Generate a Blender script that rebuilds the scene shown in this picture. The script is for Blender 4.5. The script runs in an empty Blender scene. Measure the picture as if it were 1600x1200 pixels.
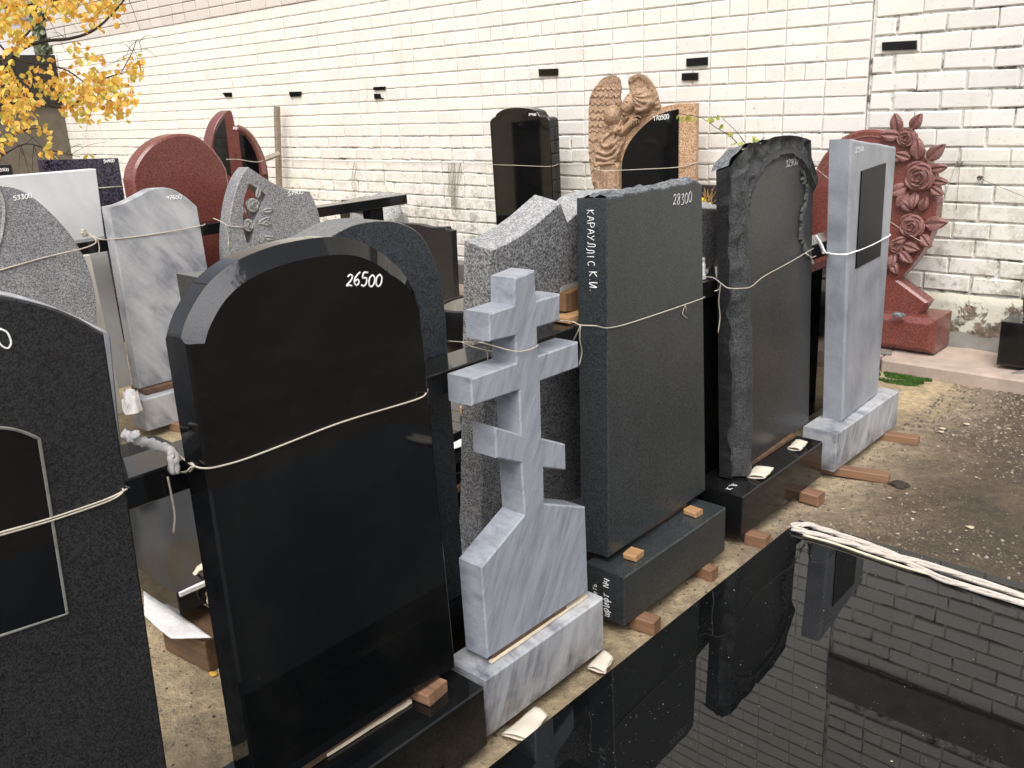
import bpy, bmesh, math, random
from mathutils import Vector, Matrix, noise
random.seed(7)
R = math.radians
SC = bpy.context.scene
COL = SC.collection

# ------------------------------------------------------------------ camera, sky, sun, exposure
F_PX, PITCH, ROLL, HEAD, H = 1420.0, R(17.74), R(-2.88), R(43.1), 1.58
fw = Vector((-math.sin(HEAD) * math.cos(PITCH), math.cos(HEAD) * math.cos(PITCH), -math.sin(PITCH)))
rt0 = Vector((math.cos(HEAD), math.sin(HEAD), 0))
up0 = rt0.cross(fw)
RT = rt0 * math.cos(ROLL) + up0 * math.sin(ROLL)
UP = up0 * math.cos(ROLL) - rt0 * math.sin(ROLL)
CAM = Vector((0, 0, H))
cd = bpy.data.cameras.new('camera')
cam = bpy.data.objects.new('camera', cd)
COL.objects.link(cam)
mw = Matrix((RT, UP, -fw)).transposed().to_4x4()
mw.translation = CAM
cam.matrix_world = mw
cd.sensor_width = 36.0
cd.lens = 36.0 * F_PX / 1600.0
cd.clip_start = 0.02
cd.clip_end = 500
SC.camera = cam

SUN_EL, SUN_AZ = R(56), R(148)          # azimuth measured from +Y clockwise
w = bpy.data.worlds.new('World')
SC.world = w
w.use_nodes = True
nt = w.node_tree
nt.nodes.clear()
sky = nt.nodes.new('ShaderNodeTexSky')
sky.sky_type = 'NISHITA'
sky.sun_disc = False
sky.sun_elevation = SUN_EL
sky.sun_rotation = SUN_AZ
sky.air_density = 1.0
sky.dust_density = 4.0
sky.ozone_density = 1.0
hs = nt.nodes.new('ShaderNodeHueSaturation')
hs.inputs['Saturation'].default_value = 0.28
bg = nt.nodes.new('ShaderNodeBackground')
bg.inputs['Strength'].default_value = 0.15
wo = nt.nodes.new('ShaderNodeOutputWorld')
nt.links.new(sky.outputs[0], hs.inputs['Color'])
nt.links.new(hs.outputs[0], bg.inputs[0])
nt.links.new(bg.outputs[0], wo.inputs[0])
sd = bpy.data.lights.new('sun', 'SUN')
sd.energy = 1.3
sd.angle = R(40)
sd.color = (1.0, 0.965, 0.92)
sun = bpy.data.objects.new('sun', sd)
COL.objects.link(sun)
sdir = Vector((math.sin(SUN_AZ) * math.cos(SUN_EL), math.cos(SUN_AZ) * math.cos(SUN_EL), math.sin(SUN_EL)))
sun.rotation_euler = sdir.to_track_quat('Z', 'Y').to_euler()
SC.view_settings.view_transform = 'Standard'
SC.view_settings.look = 'None'
SC.view_settings.exposure = 0.62
SC.view_settings.gamma = 1.0
SC.view_settings.use_curve_mapping = False

# ------------------------------------------------------------------ measuring helpers (pixel of the 1600x1200 photo -> point in the yard)
def ray(px, py):
    return fw * F_PX + RT * (px - 800) + UP * (600 - py)
def on_z(px, py, z=0.0):
    d = ray(px, py)
    return CAM + d * ((z - H) / d.z)
def on_x(px, py, x):
    d = ray(px, py)
    return CAM + d * (x / d.x)
def on_y(px, py, y):
    d = ray(px, py)
    return CAM + d * (y / d.y)
def at_dist(px, py, r):
    return CAM + ray(px, py).normalized() * r

class Face:
    """Upright plane a stone's front lies in: x along the front, y into the stone, z up."""
    def __init__(s, org, along, lean=0.0):
        s.o = Vector(org)
        a = Vector((along[0], along[1], 0)).normalized()
        nrm = Vector((a.y, -a.x, 0))
        u = (Vector((0, 0, 1)) * math.cos(R(lean)) - nrm * math.sin(R(lean))).normalized()
        n = a.cross(u)
        s.a, s.n, s.u = a, n, u
        m = Matrix((a, -n, u)).transposed().to_4x4()
        m.translation = s.o
        s.m = m
    def l(s, px, py):
        d = ray(px, py)
        p = CAM + d * ((s.o - CAM).dot(s.n) / d.dot(s.n)) - s.o
        return (p.dot(s.a), p.dot(s.u))
    def L(s, pts):
        return [s.l(*p) for p in pts]
    def w(s, x, z, y=0.0):
        return s.m @ Vector((x, y, z))

def fx(x, y=0.0, z=0.0, lean=0.0, turn=0.0):       # a front that looks towards +X
    a = (math.sin(R(turn)), math.cos(R(turn)))
    return Face((x, y, z), a, lean)
def fy(y, x=0.0, z=0.0, lean=0.0, turn=0.0):       # a front that looks towards -Y
    return Face((x, y, z), (math.cos(R(turn)), math.sin(R(turn))), lean)

# ------------------------------------------------------------------ object helpers
def tag(o, label=None, cat=None, group=None, kind=None):
    if label: o['label'] = label
    if cat: o['category'] = cat
    if group: o['group'] = group
    if kind: o['kind'] = kind
    return o
def thing(name, label, cat, m=None, group=None):
    o = bpy.data.objects.new(name, None)
    o.empty_display_size = 0.1
    COL.objects.link(o)
    if m is not None: o.matrix_world = m
    return tag(o, label, cat, group)
def link(name, me, mat, parent=None, m=None):
    o = bpy.data.objects.new(name, me)
    COL.objects.link(o)
    if mat and not me.materials: me.materials.append(mat)
    if parent: o.parent = parent
    if m is not None: o.matrix_world = m
    return o
def mesh(name, verts, faces, smooth=None, sharp=35):
    me = bpy.data.meshes.new(name)
    me.from_pydata([tuple(v) for v in verts], [], faces)
    if smooth:
        me.polygons.foreach_set('use_smooth', [True] * len(me.polygons) if smooth is True else smooth)
        if sharp: me.set_sharp_from_angle(angle=R(sharp))
    me.update()
    return me
def bm_mesh(name, bm, smooth=False, sharp=35):
    me = bpy.data.meshes.new(name)
    bm.to_mesh(me); bm.free()
    if smooth:
        me.polygons.foreach_set('use_smooth', [True] * len(me.polygons))
        if sharp: me.set_sharp_from_angle(angle=R(sharp))
    return me
def cat(pts, n=8, closed=False):
    """Catmull-Rom through points (any dimension)."""
    P = [Vector(p) for p in pts]
    if len(P) < 3: return [tuple(p) for p in P]
    out = []
    N = len(P)
    for i in range(N if closed else N - 1):
        p1, p2 = P[i], P[(i + 1) % N]
        p0 = P[i - 1] if (i > 0 or closed) else p1 * 2 - p2
        p3 = P[(i + 2) % N] if (i + 2 < N or closed) else p2 * 2 - p1
        for k in range(n):
            t = k / n
            out.append(tuple(0.5 * ((2 * p1) + (p2 - p0) * t + (2 * p0 - 5 * p1 + 4 * p2 - p3) * t * t + (3 * p1 - p0 - 3 * p2 + p3) * t ** 3)))
    if not closed: out.append(tuple(P[-1]))
    return out
def area(o):
    return 0.5 * sum(o[i][0] * o[(i + 1) % len(o)][1] - o[(i + 1) % len(o)][0] * o[i][1] for i in range(len(o)))
def offset(o, ws):
    n = len(o); r = []
    for i in range(n):
        p, a, b = Vector(o[i]), Vector(o[i - 1]), Vector(o[(i + 1) % n])
        d1 = (p - a).normalized(); d2 = (b - p).normalized()
        n1 = Vector((-d1.y, d1.x)); n2 = Vector((-d2.y, d2.x))
        m = n1 + n2
        if m.length < 1e-4: m = n1.copy()
        m.normalize()
        k = max(0.35, m.dot(n1))
        r.append(tuple(p + m * (ws[i] / k)))
    return r
def prism(name, outline, thick, w=0.003, ws=None, depth=1.0, y0=0.0, back=None, holes=None, w_back=None):
    """Slab with a chamfered front edge: outline in (x, z), front at y0, back at y0+thick. w: chamfer, ws: chamfer per vertex."""
    o = [tuple(p[:2]) for p in outline]
    q = []
    for p in o:
        if not q or (Vector(p) - Vector(q[-1])).length > 1e-4: q.append(p)
    if (Vector(q[0]) - Vector(q[-1])).length < 1e-4: q.pop()
    if ws is None: o = q
    if area(o) < 0:
        o = o[::-1]
        if ws: ws = ws[::-1]
    n = len(o)
    W = ws if ws else [w] * n
    fr = offset(o, W)
    bkw = w if w_back is None else w_back
    bk = offset(o, [bkw] * n)
    V, Fc, S = [], [], []
    V += [(p[0], y0, p[1]) for p in fr]
    V += [(o[i][0], y0 + W[i] * depth, o[i][1]) for i in range(n)]
    V += [(p[0], y0 + thick - bkw, p[1]) for p in o]
    V += [(p[0], y0 + thick, p[1]) for p in bk]
    for r in range(3):
        for i in range(n):
            j = (i + 1) % n
            Fc.append((r * n + j, r * n + i, (r + 1) * n + i, (r + 1) * n + j)); S.append(True)
    if holes:
        # caps by triangle fill, walls of the holes added
        base = len(V)
        for h in holes:
            h = h if area(h) < 0 else h[::-1]
            b = len(V); m = len(h)
            V += [(p[0], y0, p[1]) for p in h]; V += [(p[0], y0 + thick, p[1]) for p in h]
            for i in range(m):
                j = (i + 1) % m
                Fc.append((b + j, b + i, b + m + i, b + m + j)); S.append(True)
        me = mesh(name, V, Fc, S, 30)
        bm = bmesh.new(); bm.from_mesh(me)
        bm.verts.ensure_lookup_table(); bm.edges.ensure_lookup_table()
        for yy in (y0, y0 + thick):
            es = [e for e in bm.edges if e.is_boundary and all(abs(v.co.y - yy) < 1e-6 for v in e.verts)]
            res = bmesh.ops.triangle_fill(bm, use_beauty=True, edges=es, normal=(0, -1 if yy == y0 else 1, 0))
            for g in res['geom']:
                if isinstance(g, bmesh.types.BMFace): g.smooth = False
        bmesh.ops.recalc_face_normals(bm, faces=bm.faces)
        bm.to_mesh(me); bm.free()
        me.set_sharp_from_angle(angle=R(30))
        return me
    Fc.append(tuple(range(n))); S.append(False)
    Fc.append(tuple(range(4 * n - 1, 3 * n - 1, -1))); S.append(False)
    return mesh(name, V, Fc, S, 30)
def box(name, x0, x1, y0, y1, z0, z1, b=0.003):
    return prism(name, [(x0, z0), (x1, z0), (x1, z1), (x0, z1)], y1 - y0, w=min(b, (x1 - x0) / 3, (z1 - z0) / 3), y0=y0)
def tube_data(P, r, k=6, r2=None, cap=True, flat=1.0, wob=0.0):
    P = [Vector(p) for p in P]
    V, Fc = [], []
    prev = None
    for i, p in enumerate(P):
        d = (P[min(i + 1, len(P) - 1)] - P[max(i - 1, 0)])
        d = d.normalized() if d.length > 1e-9 else Vector((0, 0, 1))
        if prev is None:
            prev = d.orthogonal().normalized()
        a = (prev - d * prev.dot(d))
        a = a.normalized() if a.length > 1e-6 else d.orthogonal().normalized()
        b = d.cross(a); prev = a
        rr = r if r2 is None else r + (r2 - r) * i / max(1, len(P) - 1)
        for j in range(k):
            t = 2 * math.pi * j / k
            q_ = rr * (1 + wob * noise.noise(Vector((i * .35, j * 1.3, 2.0)))) if wob else rr
            V.append(p + (a * math.cos(t) + b * math.sin(t) * flat) * q_)
    for i in range(len(P) - 1):
        for j in range(k):
            Fc.append((i * k + j, i * k + (j + 1) % k, (i + 1) * k + (j + 1) % k, (i + 1) * k + j))
    if cap:
        Fc.append(tuple(range(k - 1, -1, -1)))
        Fc.append(tuple(range((len(P) - 1) * k, len(P) * k)))
    return V, Fc
class MB:
    def __init__(s): s.V, s.F, s.M = [], [], []
    def add(s, V, F, mi=0):
        b = len(s.V)
        s.V += [tuple(v) for v in V]; s.F += [tuple(i + b for i in f) for f in F]; s.M += [mi] * len(F)
        return s
    def tube(s, P, r, k=6, r2=None, flat=1.0, wob=0.0): return s.add(*tube_data(P, r, k, r2, True, flat, wob))
    def box(s, x0, x1, y0, y1, z0, z1, m=None, mi=0):
        V = [Vector((x, y, z)) for x in (x0, x1) for y in (y0, y1) for z in (z0, z1)]
        if m is not None: V = [m @ v for v in V]
        return s.add(V, [(0, 1, 3, 2), (4, 6, 7, 5), (0, 4, 5, 1), (2, 3, 7, 6), (0, 2, 6, 4), (1, 5, 7, 3)], mi)
    def mesh(s, name, smooth=False, sharp=40): 
        me = mesh(name, s.V, s.F, smooth, sharp)
        if any(s.M): me.polygons.foreach_set('material_index', s.M)
        return me

# ------------------------------------------------------------------ materials
class NT:
    def __init__(s, name, rough=0.5, ior=1.5, coords='Object'):
        s.m = bpy.data.materials.new(name); s.m.use_nodes = True
        s.t = s.m.node_tree
        s.b = s.t.nodes['Principled BSDF']
        s.b.inputs['Roughness'].default_value = rough
        s.b.inputs['IOR'].default_value = ior
        s.tc = s.t.nodes.new('ShaderNodeTexCoord')
        s.co = s.tc.outputs[coords]
    def n(s, typ, **kw):
        nd = s.t.nodes.new('ShaderNode' + typ)
        for k, v in kw.items():
            if k in nd.inputs: nd.inputs[k].default_value = v
            else: setattr(nd, k, v)
        return nd
    def l(s, a, b): s.t.links.new(a, b)
    def mapped(s, scale=(1, 1, 1), rot=(0, 0, 0), loc=(0, 0, 0), src=None):
        mp = s.n('Mapping')
        mp.inputs['Scale'].default_value = scale; mp.inputs['Rotation'].default_value = rot; mp.inputs['Location'].default_value = loc
        s.l(src or s.co, mp.inputs[0]); return mp.outputs[0]
    def noise(s, scale, detail=4, rough=0.6, dist=0.0, co=None, off=0.0):
        nd = s.n('TexNoise'); nd.inputs['Scale'].default_value = scale; nd.inputs['Detail'].default_value = detail
        nd.inputs['Roughness'].default_value = rough; nd.inputs['Distortion'].default_value = dist
        c = co or s.co
        if off: c = s.mapped(loc=(off, off * 1.7, off * 0.6), src=c)
        s.l(c, nd.inputs['Vector']); return nd.outputs['Fac']
    def ramp(s, fac, stops, interp='LINEAR'):
        r = s.n('ValToRGB'); r.color_ramp.interpolation = interp
        e = r.color_ramp.elements
        while len(e) < len(stops): e.new(0.5)
        for i, (p, c) in enumerate(stops):
            e[i].position = p; e[i].color = (c[0], c[1], c[2], 1) if not isinstance(c, (int, float)) else (c, c, c, 1)
        s.l(fac, r.inputs[0]); return r.outputs[0]
    def mix(s, fac, a, b, mode='MIX'):
        m = s.n('Mix', data_type='RGBA', blend_type=mode)
        for i, v in ((0, fac), (6, a), (7, b)):
            if hasattr(v, 'links'): s.l(v, m.inputs[i])
            else: m.inputs[i].default_value = v if i == 0 else (v[0], v[1], v[2], 1)
        return m.outputs[2]
    def math(s, op, a, b=0.0):
        m = s.n('Math', operation=op)
        for i, v in ((0, a), (1, b)):
            if hasattr(v, 'links'): s.l(v, m.inputs[i])
            else: m.inputs[i].default_value = v
        return m.outputs[0]
    def color(s, c):
        if hasattr(c, 'links'): s.l(c, s.b.inputs['Base Color'])
        else: s.b.inputs['Base Color'].default_value = (c[0], c[1], c[2], 1)
    def roughness(s, r): s.l(r, s.b.inputs['Roughness'])
    def bump(s, h, strength=0.3, dist=0.01):
        b = s.n('Bump'); b.inputs['Strength'].default_value = strength; b.inputs['Distance'].default_value = dist
        s.l(h, b.inputs['Height']); s.l(b.outputs[0], s.b.inputs['Normal'])

def m_polished(name='black polished granite', c=(0.003, 0.0034, 0.0038), rough=0.035, dust_haze=0.42):
    t = NT(name, rough)
    sp = t.ramp(t.noise(900, 2, 0.7), [(0.62, 0.0), (0.72, 1.0)])
    film = t.ramp(t.noise(2.0, 6, 0.62, 0.5), [(0.45, 0.0), (0.75, 1.0)])
    col = t.mix(sp, c, (c[0] * 4 + .004, c[1] * 4 + .004, c[2] * 4 + .004))
    col = t.mix(t.math('MULTIPLY', film, 0.12 * dust_haze), col, (0.16, 0.15, 0.13))  # film is dust and also paints faint cloudy reflections on polished faces
    t.color(col)
    t.roughness(t.math('ADD', t.math('MULTIPLY', film, 0.09 * dust_haze), rough))
    return t.m
def m_granite(name, dark, light, mid=None, scale=220, lo=0.42, hi=0.58, rough=0.35, big=0.0, bumpv=0.05):
    t = NT(name, rough)
    v = t.n('TexVoronoi', feature='F1'); v.inputs['Scale'].default_value = scale; t.l(t.co, v.inputs['Vector'])
    sep = t.n('SeparateColor'); t.l(v.outputs['Color'], sep.inputs[0])
    n1 = t.noise(scale * 0.7, 3, 0.7)
    f = t.math('ADD', t.math('MULTIPLY', sep.outputs[0], 0.55), t.math('MULTIPLY', n1, 0.45))
    md = mid or tuple((a + b) / 2 for a, b in zip(dark, light))
    col = t.ramp(f, [(lo - .1, dark), ((lo + hi) / 2, md), (hi + .12, light)])
    cl = t.ramp(t.noise(5, 4, 0.6), [(0.3, 0.85), (0.7, 1.12)])
    col = t.mix(0.8, col, cl, 'MULTIPLY')
    t.color(col)
    if bumpv: t.bump(n1, bumpv, 0.003)
    return t.m
def m_marble(name, base, streak, rot=R(30), sc=2.4, aniso=7, rough=0.38, rust=0.0, contrast=1.0, cloud=0.5, plane='xz'):
    t = NT(name, rough)
    t.b.inputs['Subsurface Weight'].default_value = 0.0
    co = t.mapped(rot=(0, rot, 0))
    co = t.mapped(scale=(sc * aniso, sc * 2, sc), src=co)
    s1 = t.noise(1.0, 6, 0.62, 0.8, co)
    s2 = t.noise(2.7, 4, 0.6, 0.5, co, 5.1)
    c1 = t.noise(3.2, 5, 0.6, 0.3)
    f = t.math('ADD', t.math('MULTIPLY', s1, 0.65), t.math('MULTIPLY', s2, 0.35))
    f = t.math('ADD', t.math('MULTIPLY', f, 1 - cloud * 0.4), t.math('MULTIPLY', c1, cloud * 0.4))
    d = 0.13 / contrast
    mid = tuple((a * 0.6 + b * 0.4) for a, b in zip(base, streak))
    col = t.ramp(f, [(0.5 - d, streak), (0.5, mid), (0.5 + d, base)])
    if rust:
        rm = t.ramp(t.noise(14, 4, 0.6, off=3), [(0.62, 0.0), (0.72, rust)])
        col = t.mix(rm, col, (0.35, 0.24, 0.15))
    col = t.mix(1.0, col, t.ramp(t.noise(240, 3, 0.7), [(0.3, 0.90), (0.7, 1.09)]), 'MULTIPLY')
    if rust:
        sz = t.n('SeparateXYZ'); t.l(t.co, sz.inputs[0])
        lo = t.n('MapRange'); lo.inputs[1].default_value = 0.07; lo.inputs[2].default_value = 0.0; t.l(sz.outputs[2], lo.inputs[0])
        dm = t.math('MULTIPLY', lo.outputs[0], t.ramp(t.noise(20, 5, 0.7, off=1.3), [(0.40, 0.0), (0.62, 0.85)]))
        col = t.mix(dm, col, (0.13, 0.105, 0.08))
    t.color(col)
    t.bump(t.noise(160, 3), 0.06, 0.002)
    return t.m
def m_plain(name, c, rough=0.6, var=0.25, scale=12, bumpv=0.15, bs=60):
    t = NT(name, rough)
    r = t.ramp(t.noise(scale, 5, 0.6), [(0.25, 1 - var), (0.75, 1 + var)])
    t.color(t.mix(1.0, (c[0], c[1], c[2]), r, 'MULTIPLY'))
    if bumpv: t.bump(t.noise(bs, 4), bumpv, 0.004)
    return t.m
def m_wood(name, c, c2, along=(1.5, 30, 30), rough=0.65):
    t = NT(name, rough)
    co = t.mapped(scale=along)
    f = t.noise(1.4, 5, 0.65, 0.6, co)
    col = t.ramp(f, [(0.3, c2), (0.7, c)])
    t.color(col); t.bump(f, 0.35, 0.004)
    return t.m

BLACK = m_polished()
BLACK_SLAB = m_polished('black polished granite wet slab', rough=0.012, dust_haze=0.12)
def _wet():
    t = BLACK_SLAB.node_tree; b = t.nodes['Principled BSDF']
    tc = t.nodes.new('ShaderNodeTexCoord'); n = t.nodes.new('ShaderNodeTexNoise'); n.inputs['Scale'].default_value = 2.2; n.inputs['Detail'].default_value = 3
    bp = t.nodes.new('ShaderNodeBump'); bp.inputs['Strength'].default_value = 0.05; bp.inputs['Distance'].default_value = 0.006
    t.links.new(tc.outputs['Object'], n.inputs['Vector']); t.links.new(n.outputs['Fac'], bp.inputs['Height']); t.links.new(bp.outputs[0], b.inputs['Normal'])
    v = t.nodes.new('ShaderNodeTexNoise'); v.inputs['Scale'].default_value = 260; v.inputs['Detail'].default_value = 1
    t.links.new(tc.outputs['Object'], v.inputs['Vector'])
    rr = t.nodes.new('ShaderNodeValToRGB'); rr.color_ramp.elements[0].position = 0.745; rr.color_ramp.elements[1].position = 0.765
    t.links.new(v.outputs['Fac'], rr.inputs[0])
    m = t.nodes.new('ShaderNodeMix'); m.data_type = 'RGBA'
    old = b.inputs['Base Color'].links[0].from_socket
    t.links.new(rr.outputs[0], m.inputs[0]); t.links.new(old, m.inputs[6]); m.inputs[7].default_value = (0.3, 0.29, 0.26, 1)
    t.links.new(m.outputs[2], b.inputs['Base Color'])
_wet()
BLACK_DUSTY = m_polished('black polished granite dusty', c=(0.006, 0.0065, 0.007), rough=0.10, dust_haze=0.5)
ROUGHBLACK = m_granite('unpolished black granite', (0.012, 0.014, 0.016), (0.06, 0.063, 0.066), scale=260, rough=0.6, bumpv=0.5)
GREYCHIP = m_granite('split dark granite', (0.07, 0.075, 0.08), (0.2, 0.21, 0.22), scale=160, rough=0.8, bumpv=0.9)
GREEN = m_granite('dark green grey granite', (0.013, 0.0170, 0.0185), (0.046, 0.053, 0.056), scale=330, rough=0.33, bumpv=0.02)
CHARCOAL = m_granite('charcoal granite', (0.007, 0.0072, 0.0075), (0.032, 0.032, 0.033), scale=420, rough=0.38, bumpv=0.02)
NAVY = m_granite('dark navy granite', (0.006, 0.006, 0.012), (0.07, 0.065, 0.10), scale=120, rough=0.15, bumpv=0.0)
STEEL = m_granite('dark blue grey granite', (0.007, 0.010, 0.014), (0.045, 0.055, 0.065), scale=300, rough=0.38, bumpv=0.02)
STEELTOP = m_granite('granite in reflected sky grey', (0.12, 0.118, 0.112), (0.21, 0.205, 0.195), scale=300, rough=0.7, bumpv=0.3)  # pale colour stands in for sky reflected on the glossy top
GREY = m_granite('speckled grey granite', (0.075, 0.075, 0.077), (0.46, 0.46, 0.46), (0.235, 0.235, 0.24), scale=230, lo=0.36, hi=0.64, rough=0.3)
GREYFINE = m_granite('fine speckled grey granite', (0.10, 0.10, 0.104), (0.42, 0.42, 0.43), (0.23, 0.23, 0.24), scale=270, lo=0.36, hi=0.64, rough=0.35)
GREYLIGHT = m_granite('sawn speckled grey granite', (0.19, 0.19, 0.19), (0.40, 0.40, 0.40), scale=230, rough=0.75, bumpv=0.2)
GREYDARK = m_granite('dark speckled granite', (0.018, 0.02, 0.022), (0.2, 0.2, 0.2), (0.06, 0.062, 0.065), scale=130, lo=0.36, hi=0.64, rough=0.3)
REDG = m_granite('red granite', (0.125, 0.034, 0.027), (0.215, 0.070, 0.057), scale=230, rough=0.25, bumpv=0.02)
REDCARVE = m_granite('carved red granite', (0.165, 0.070, 0.060), (0.27, 0.135, 0.118), scale=240, rough=0.6, bumpv=0.3)
TAN = m_granite('tan granite', (0.26, 0.14, 0.07), (0.62, 0.42, 0.26), scale=200, rough=0.5, bumpv=0.2)
TANCARVE = m_granite('carved tan granite', (0.235, 0.14, 0.082), (0.47, 0.325, 0.215), scale=230, rough=0.75, bumpv=0.4)
MARBLE = m_marble('blue grey marble', (0.345, 0.365, 0.41), (0.195, 0.21, 0.24), R(-28), 5.0, 8, cloud=0.25)
MARBLE_BASE = m_marble('blotched blue grey marble', (0.47, 0.48, 0.50), (0.10, 0.11, 0.14), R(-24), 3.0, 4.5, cloud=1.0, rust=0.3, contrast=1.5)
MARBLE_F = m_marble('pale blue grey marble', (0.34, 0.355, 0.385), (0.21, 0.22, 0.25), R(14), 3.4, 2.2, cloud=1.6, contrast=1.5)
MARBLE_W = m_marble('veined light marble', (0.50, 0.505, 0.52), (0.17, 0.18, 0.205), R(38), 2.6, 4, cloud=1.2, contrast=1.2)
WHITE = m_marble('white marble', (0.82, 0.82, 0.80), (0.60, 0.61, 0.62), R(30), 1.6, 3, cloud=0.8, contrast=0.7)
PALE = m_plain('cream stone', (0.55, 0.53, 0.48), 0.6, 0.08)
PAINT = m_plain('white marker paint', (0.85, 0.85, 0.83), 0.7, 0.1, 200, 0)
CUT = m_plain('scored line', (0.17, 0.165, 0.15), 0.7, 0.3, 60, 0)
ROPE = m_plain('cream twine', (0.52, 0.465, 0.375), 0.85, 0.2, 300, 0.4, 900)
CLOTH = m_plain('white cotton strip', (0.72, 0.70, 0.68), 0.9, 0.15, 60, 0.5, 200)
FOAM = m_plain('cream foam strip', (0.72, 0.62, 0.46), 0.8, 0.15, 30)
CARD = m_plain('cream cardboard', (0.66, 0.60, 0.50), 0.8, 0.12, 25)
WOOD_O = m_wood('fresh orange pine', (0.46, 0.27, 0.125), (0.28, 0.15, 0.07))
WOOD_R = m_wood('reddish damp wood', (0.30, 0.165, 0.09), (0.12, 0.065, 0.04))
WOOD_D = m_wood('dark damp wood', (0.16, 0.09, 0.05), (0.07, 0.04, 0.025))
WOOD_G = m_wood('weathered grey wood', (0.33, 0.28, 0.22), (0.20, 0.16, 0.12))
IRON = m_plain('rusty iron', (0.06, 0.035, 0.025), 0.7, 0.4, 40)
CONC = m_plain('pinkish concrete', (0.42, 0.33, 0.27), 0.9, 0.22, 9, 0.4, 50)
CONC_G = m_plain('grey concrete', (0.17, 0.16, 0.14), 0.9, 0.25, 9, 0.4, 50)
MOSS = m_plain('moss', (0.06, 0.14, 0.02), 0.95, 0.4, 30, 0.8, 120)
STUCCO = m_plain('brown grey stucco', (0.13, 0.11, 0.085), 0.95, 0.3, 6, 0.9, 40)
FASCIA = m_plain('dark tar fascia', (0.022, 0.018, 0.015), 0.8, 0.3, 6)
BARK = m_plain('dark bark', (0.035, 0.025, 0.02), 0.9, 0.3, 60, 0.6, 150)

MATT = m_plain('matt black plate', (0.004, 0.0042, 0.005), 0.35, 0.2, 20, 0)
MATT.node_tree.nodes['Principled BSDF'].inputs['Specular IOR Level'].default_value = 0.12

def m_brick(name, tint, dirt=1.0):
    t = NT(name, 0.75)
    oi = t.n('ObjectInfo')
    geo = t.n('NewGeometry')
    P = geo.outputs['Position']
    per = t.n('TexVoronoi', feature='F1'); per.inputs['Scale'].default_value = 3.2
    t.l(P, per.inputs['Vector'])
    n1 = t.noise(1.1, 4, 0.6, 0, P)
    n2 = t.noise(30, 5, 0.65, 0.3, P)
    n3 = t.noise(7, 5, 0.65, 0.5, P, 4.0)
    col = t.ramp(n1, [(0.3, (tint[0] * .95, tint[1] * .915, tint[2] * .92)), (0.5, tint), (0.72, (tint[0], tint[1] * 1.01, tint[2] * .95))])
    sep = t.n('SeparateXYZ'); t.l(P, sep.inputs[0])
    # bare unpainted pinkish silicate brick above the third header course
    up = t.math('GREATER_THAN', t.math('ADD', sep.outputs[2], t.math('MULTIPLY', sep.outputs[0], 0.0)), 2.465)
    far = t.math('LESS_THAN', sep.outputs[0], -6.6)
    col = t.mix(t.math('MULTIPLY', t.math('MULTIPLY', up, far), 0.6), col, (0.56, 0.495, 0.46))
    ri = t.math('FRACT', t.math('ADD', geo.outputs['Random Per Island'], oi.outputs['Random']))
    col = t.mix(1.0, col, t.ramp(ri, [(0.0, (0.93, 0.92, 0.915)), (0.5, (1.0, 1.0, 1.0)), (0.8, (1.0, 0.985, 0.97)), (1.0, (0.955, 0.95, 0.93))]), 'MULTIPLY')
    # grime flecks and rising damp
    fl = t.ramp(n2, [(0.61, 0.0), (0.68, 0.6)])
    col = t.mix(t.math('MULTIPLY', fl, dirt * 0.7), col, (0.33, 0.28, 0.22))
    st = t.ramp(n3, [(0.55, 0.0), (0.78, 0.5)])
    col = t.mix(t.math('MULTIPLY', st, dirt * 0.6), col, (0.62, 0.57, 0.46))
    dco = t.mapped(scale=(9, 9, 0.9), src=P)
    drip = t.ramp(t.noise(1.0, 5, 0.65, 0.2, dco), [(0.60, 0.0), (0.74, 0.45)])
    col = t.mix(t.math('MULTIPLY', drip, dirt), col, (0.52, 0.47, 0.40))
    mid = t.n('MapRange'); mid.inputs[1].default_value = 1.35; mid.inputs[2].default_value = 0.7
    t.l(sep.outputs[2], mid.inputs[0])
    gr = t.ramp(t.noise(16, 6, 0.72, 0.4, P, 2.0), [(0.50, 0.0), (0.62, 0.8)])
    col = t.mix(t.math('MULTIPLY', t.math('MULTIPLY', gr, mid.outputs[0]), 0.75), col, (0.46, 0.42, 0.33))
    low = t.n('MapRange'); low.inputs[1].default_value = 0.95; low.inputs[2].default_value = 0.15
    t.l(sep.outputs[2], low.inputs[0])
    peel = t.math('MULTIPLY', low.outputs[0], t.ramp(t.noise(9, 6, 0.7, 0.2, P, 9.0), [(0.52, 0.0), (0.60, 1.0)]))
    col = t.mix(peel, col, (0.20, 0.155, 0.12))
    t.color(col)
    t.bump(t.noise(55, 5, 0.6, 0, P), 0.35, 0.004)
    return t.m
BRICK = m_brick('white painted brick', (0.83, 0.805, 0.75))
BRICK_R = m_brick('white painted rough brick', (0.79, 0.77, 0.72), 0.9)
def m_mortar(name, a, b, t0=0.4, t1=0.6):
    t = NT(name, 0.95)
    geo = t.n('NewGeometry'); P = geo.outputs['Position']
    c = t.ramp(t.noise(8, 5, 0.7, 0, P), [(t0, a), (t1, b)])
    sp = t.n('SeparateXYZ'); t.l(P, sp.inputs[0])
    bare = t.math('MULTIPLY', t.math('GREATER_THAN', sp.outputs[2], 2.465), t.math('LESS_THAN', sp.outputs[0], -6.3))
    t.color(t.mix(t.math('MULTIPLY', bare, 0.9), c, (0.20, 0.165, 0.14)))
    t.bump(t.noise(70, 4, 0.6, 0, P), 0.8, 0.008)
    return t.m
MORTAR = m_mortar('grey mortar', (0.33, 0.295, 0.25), (0.70, 0.66, 0.60), 0.34, 0.60)
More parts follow.
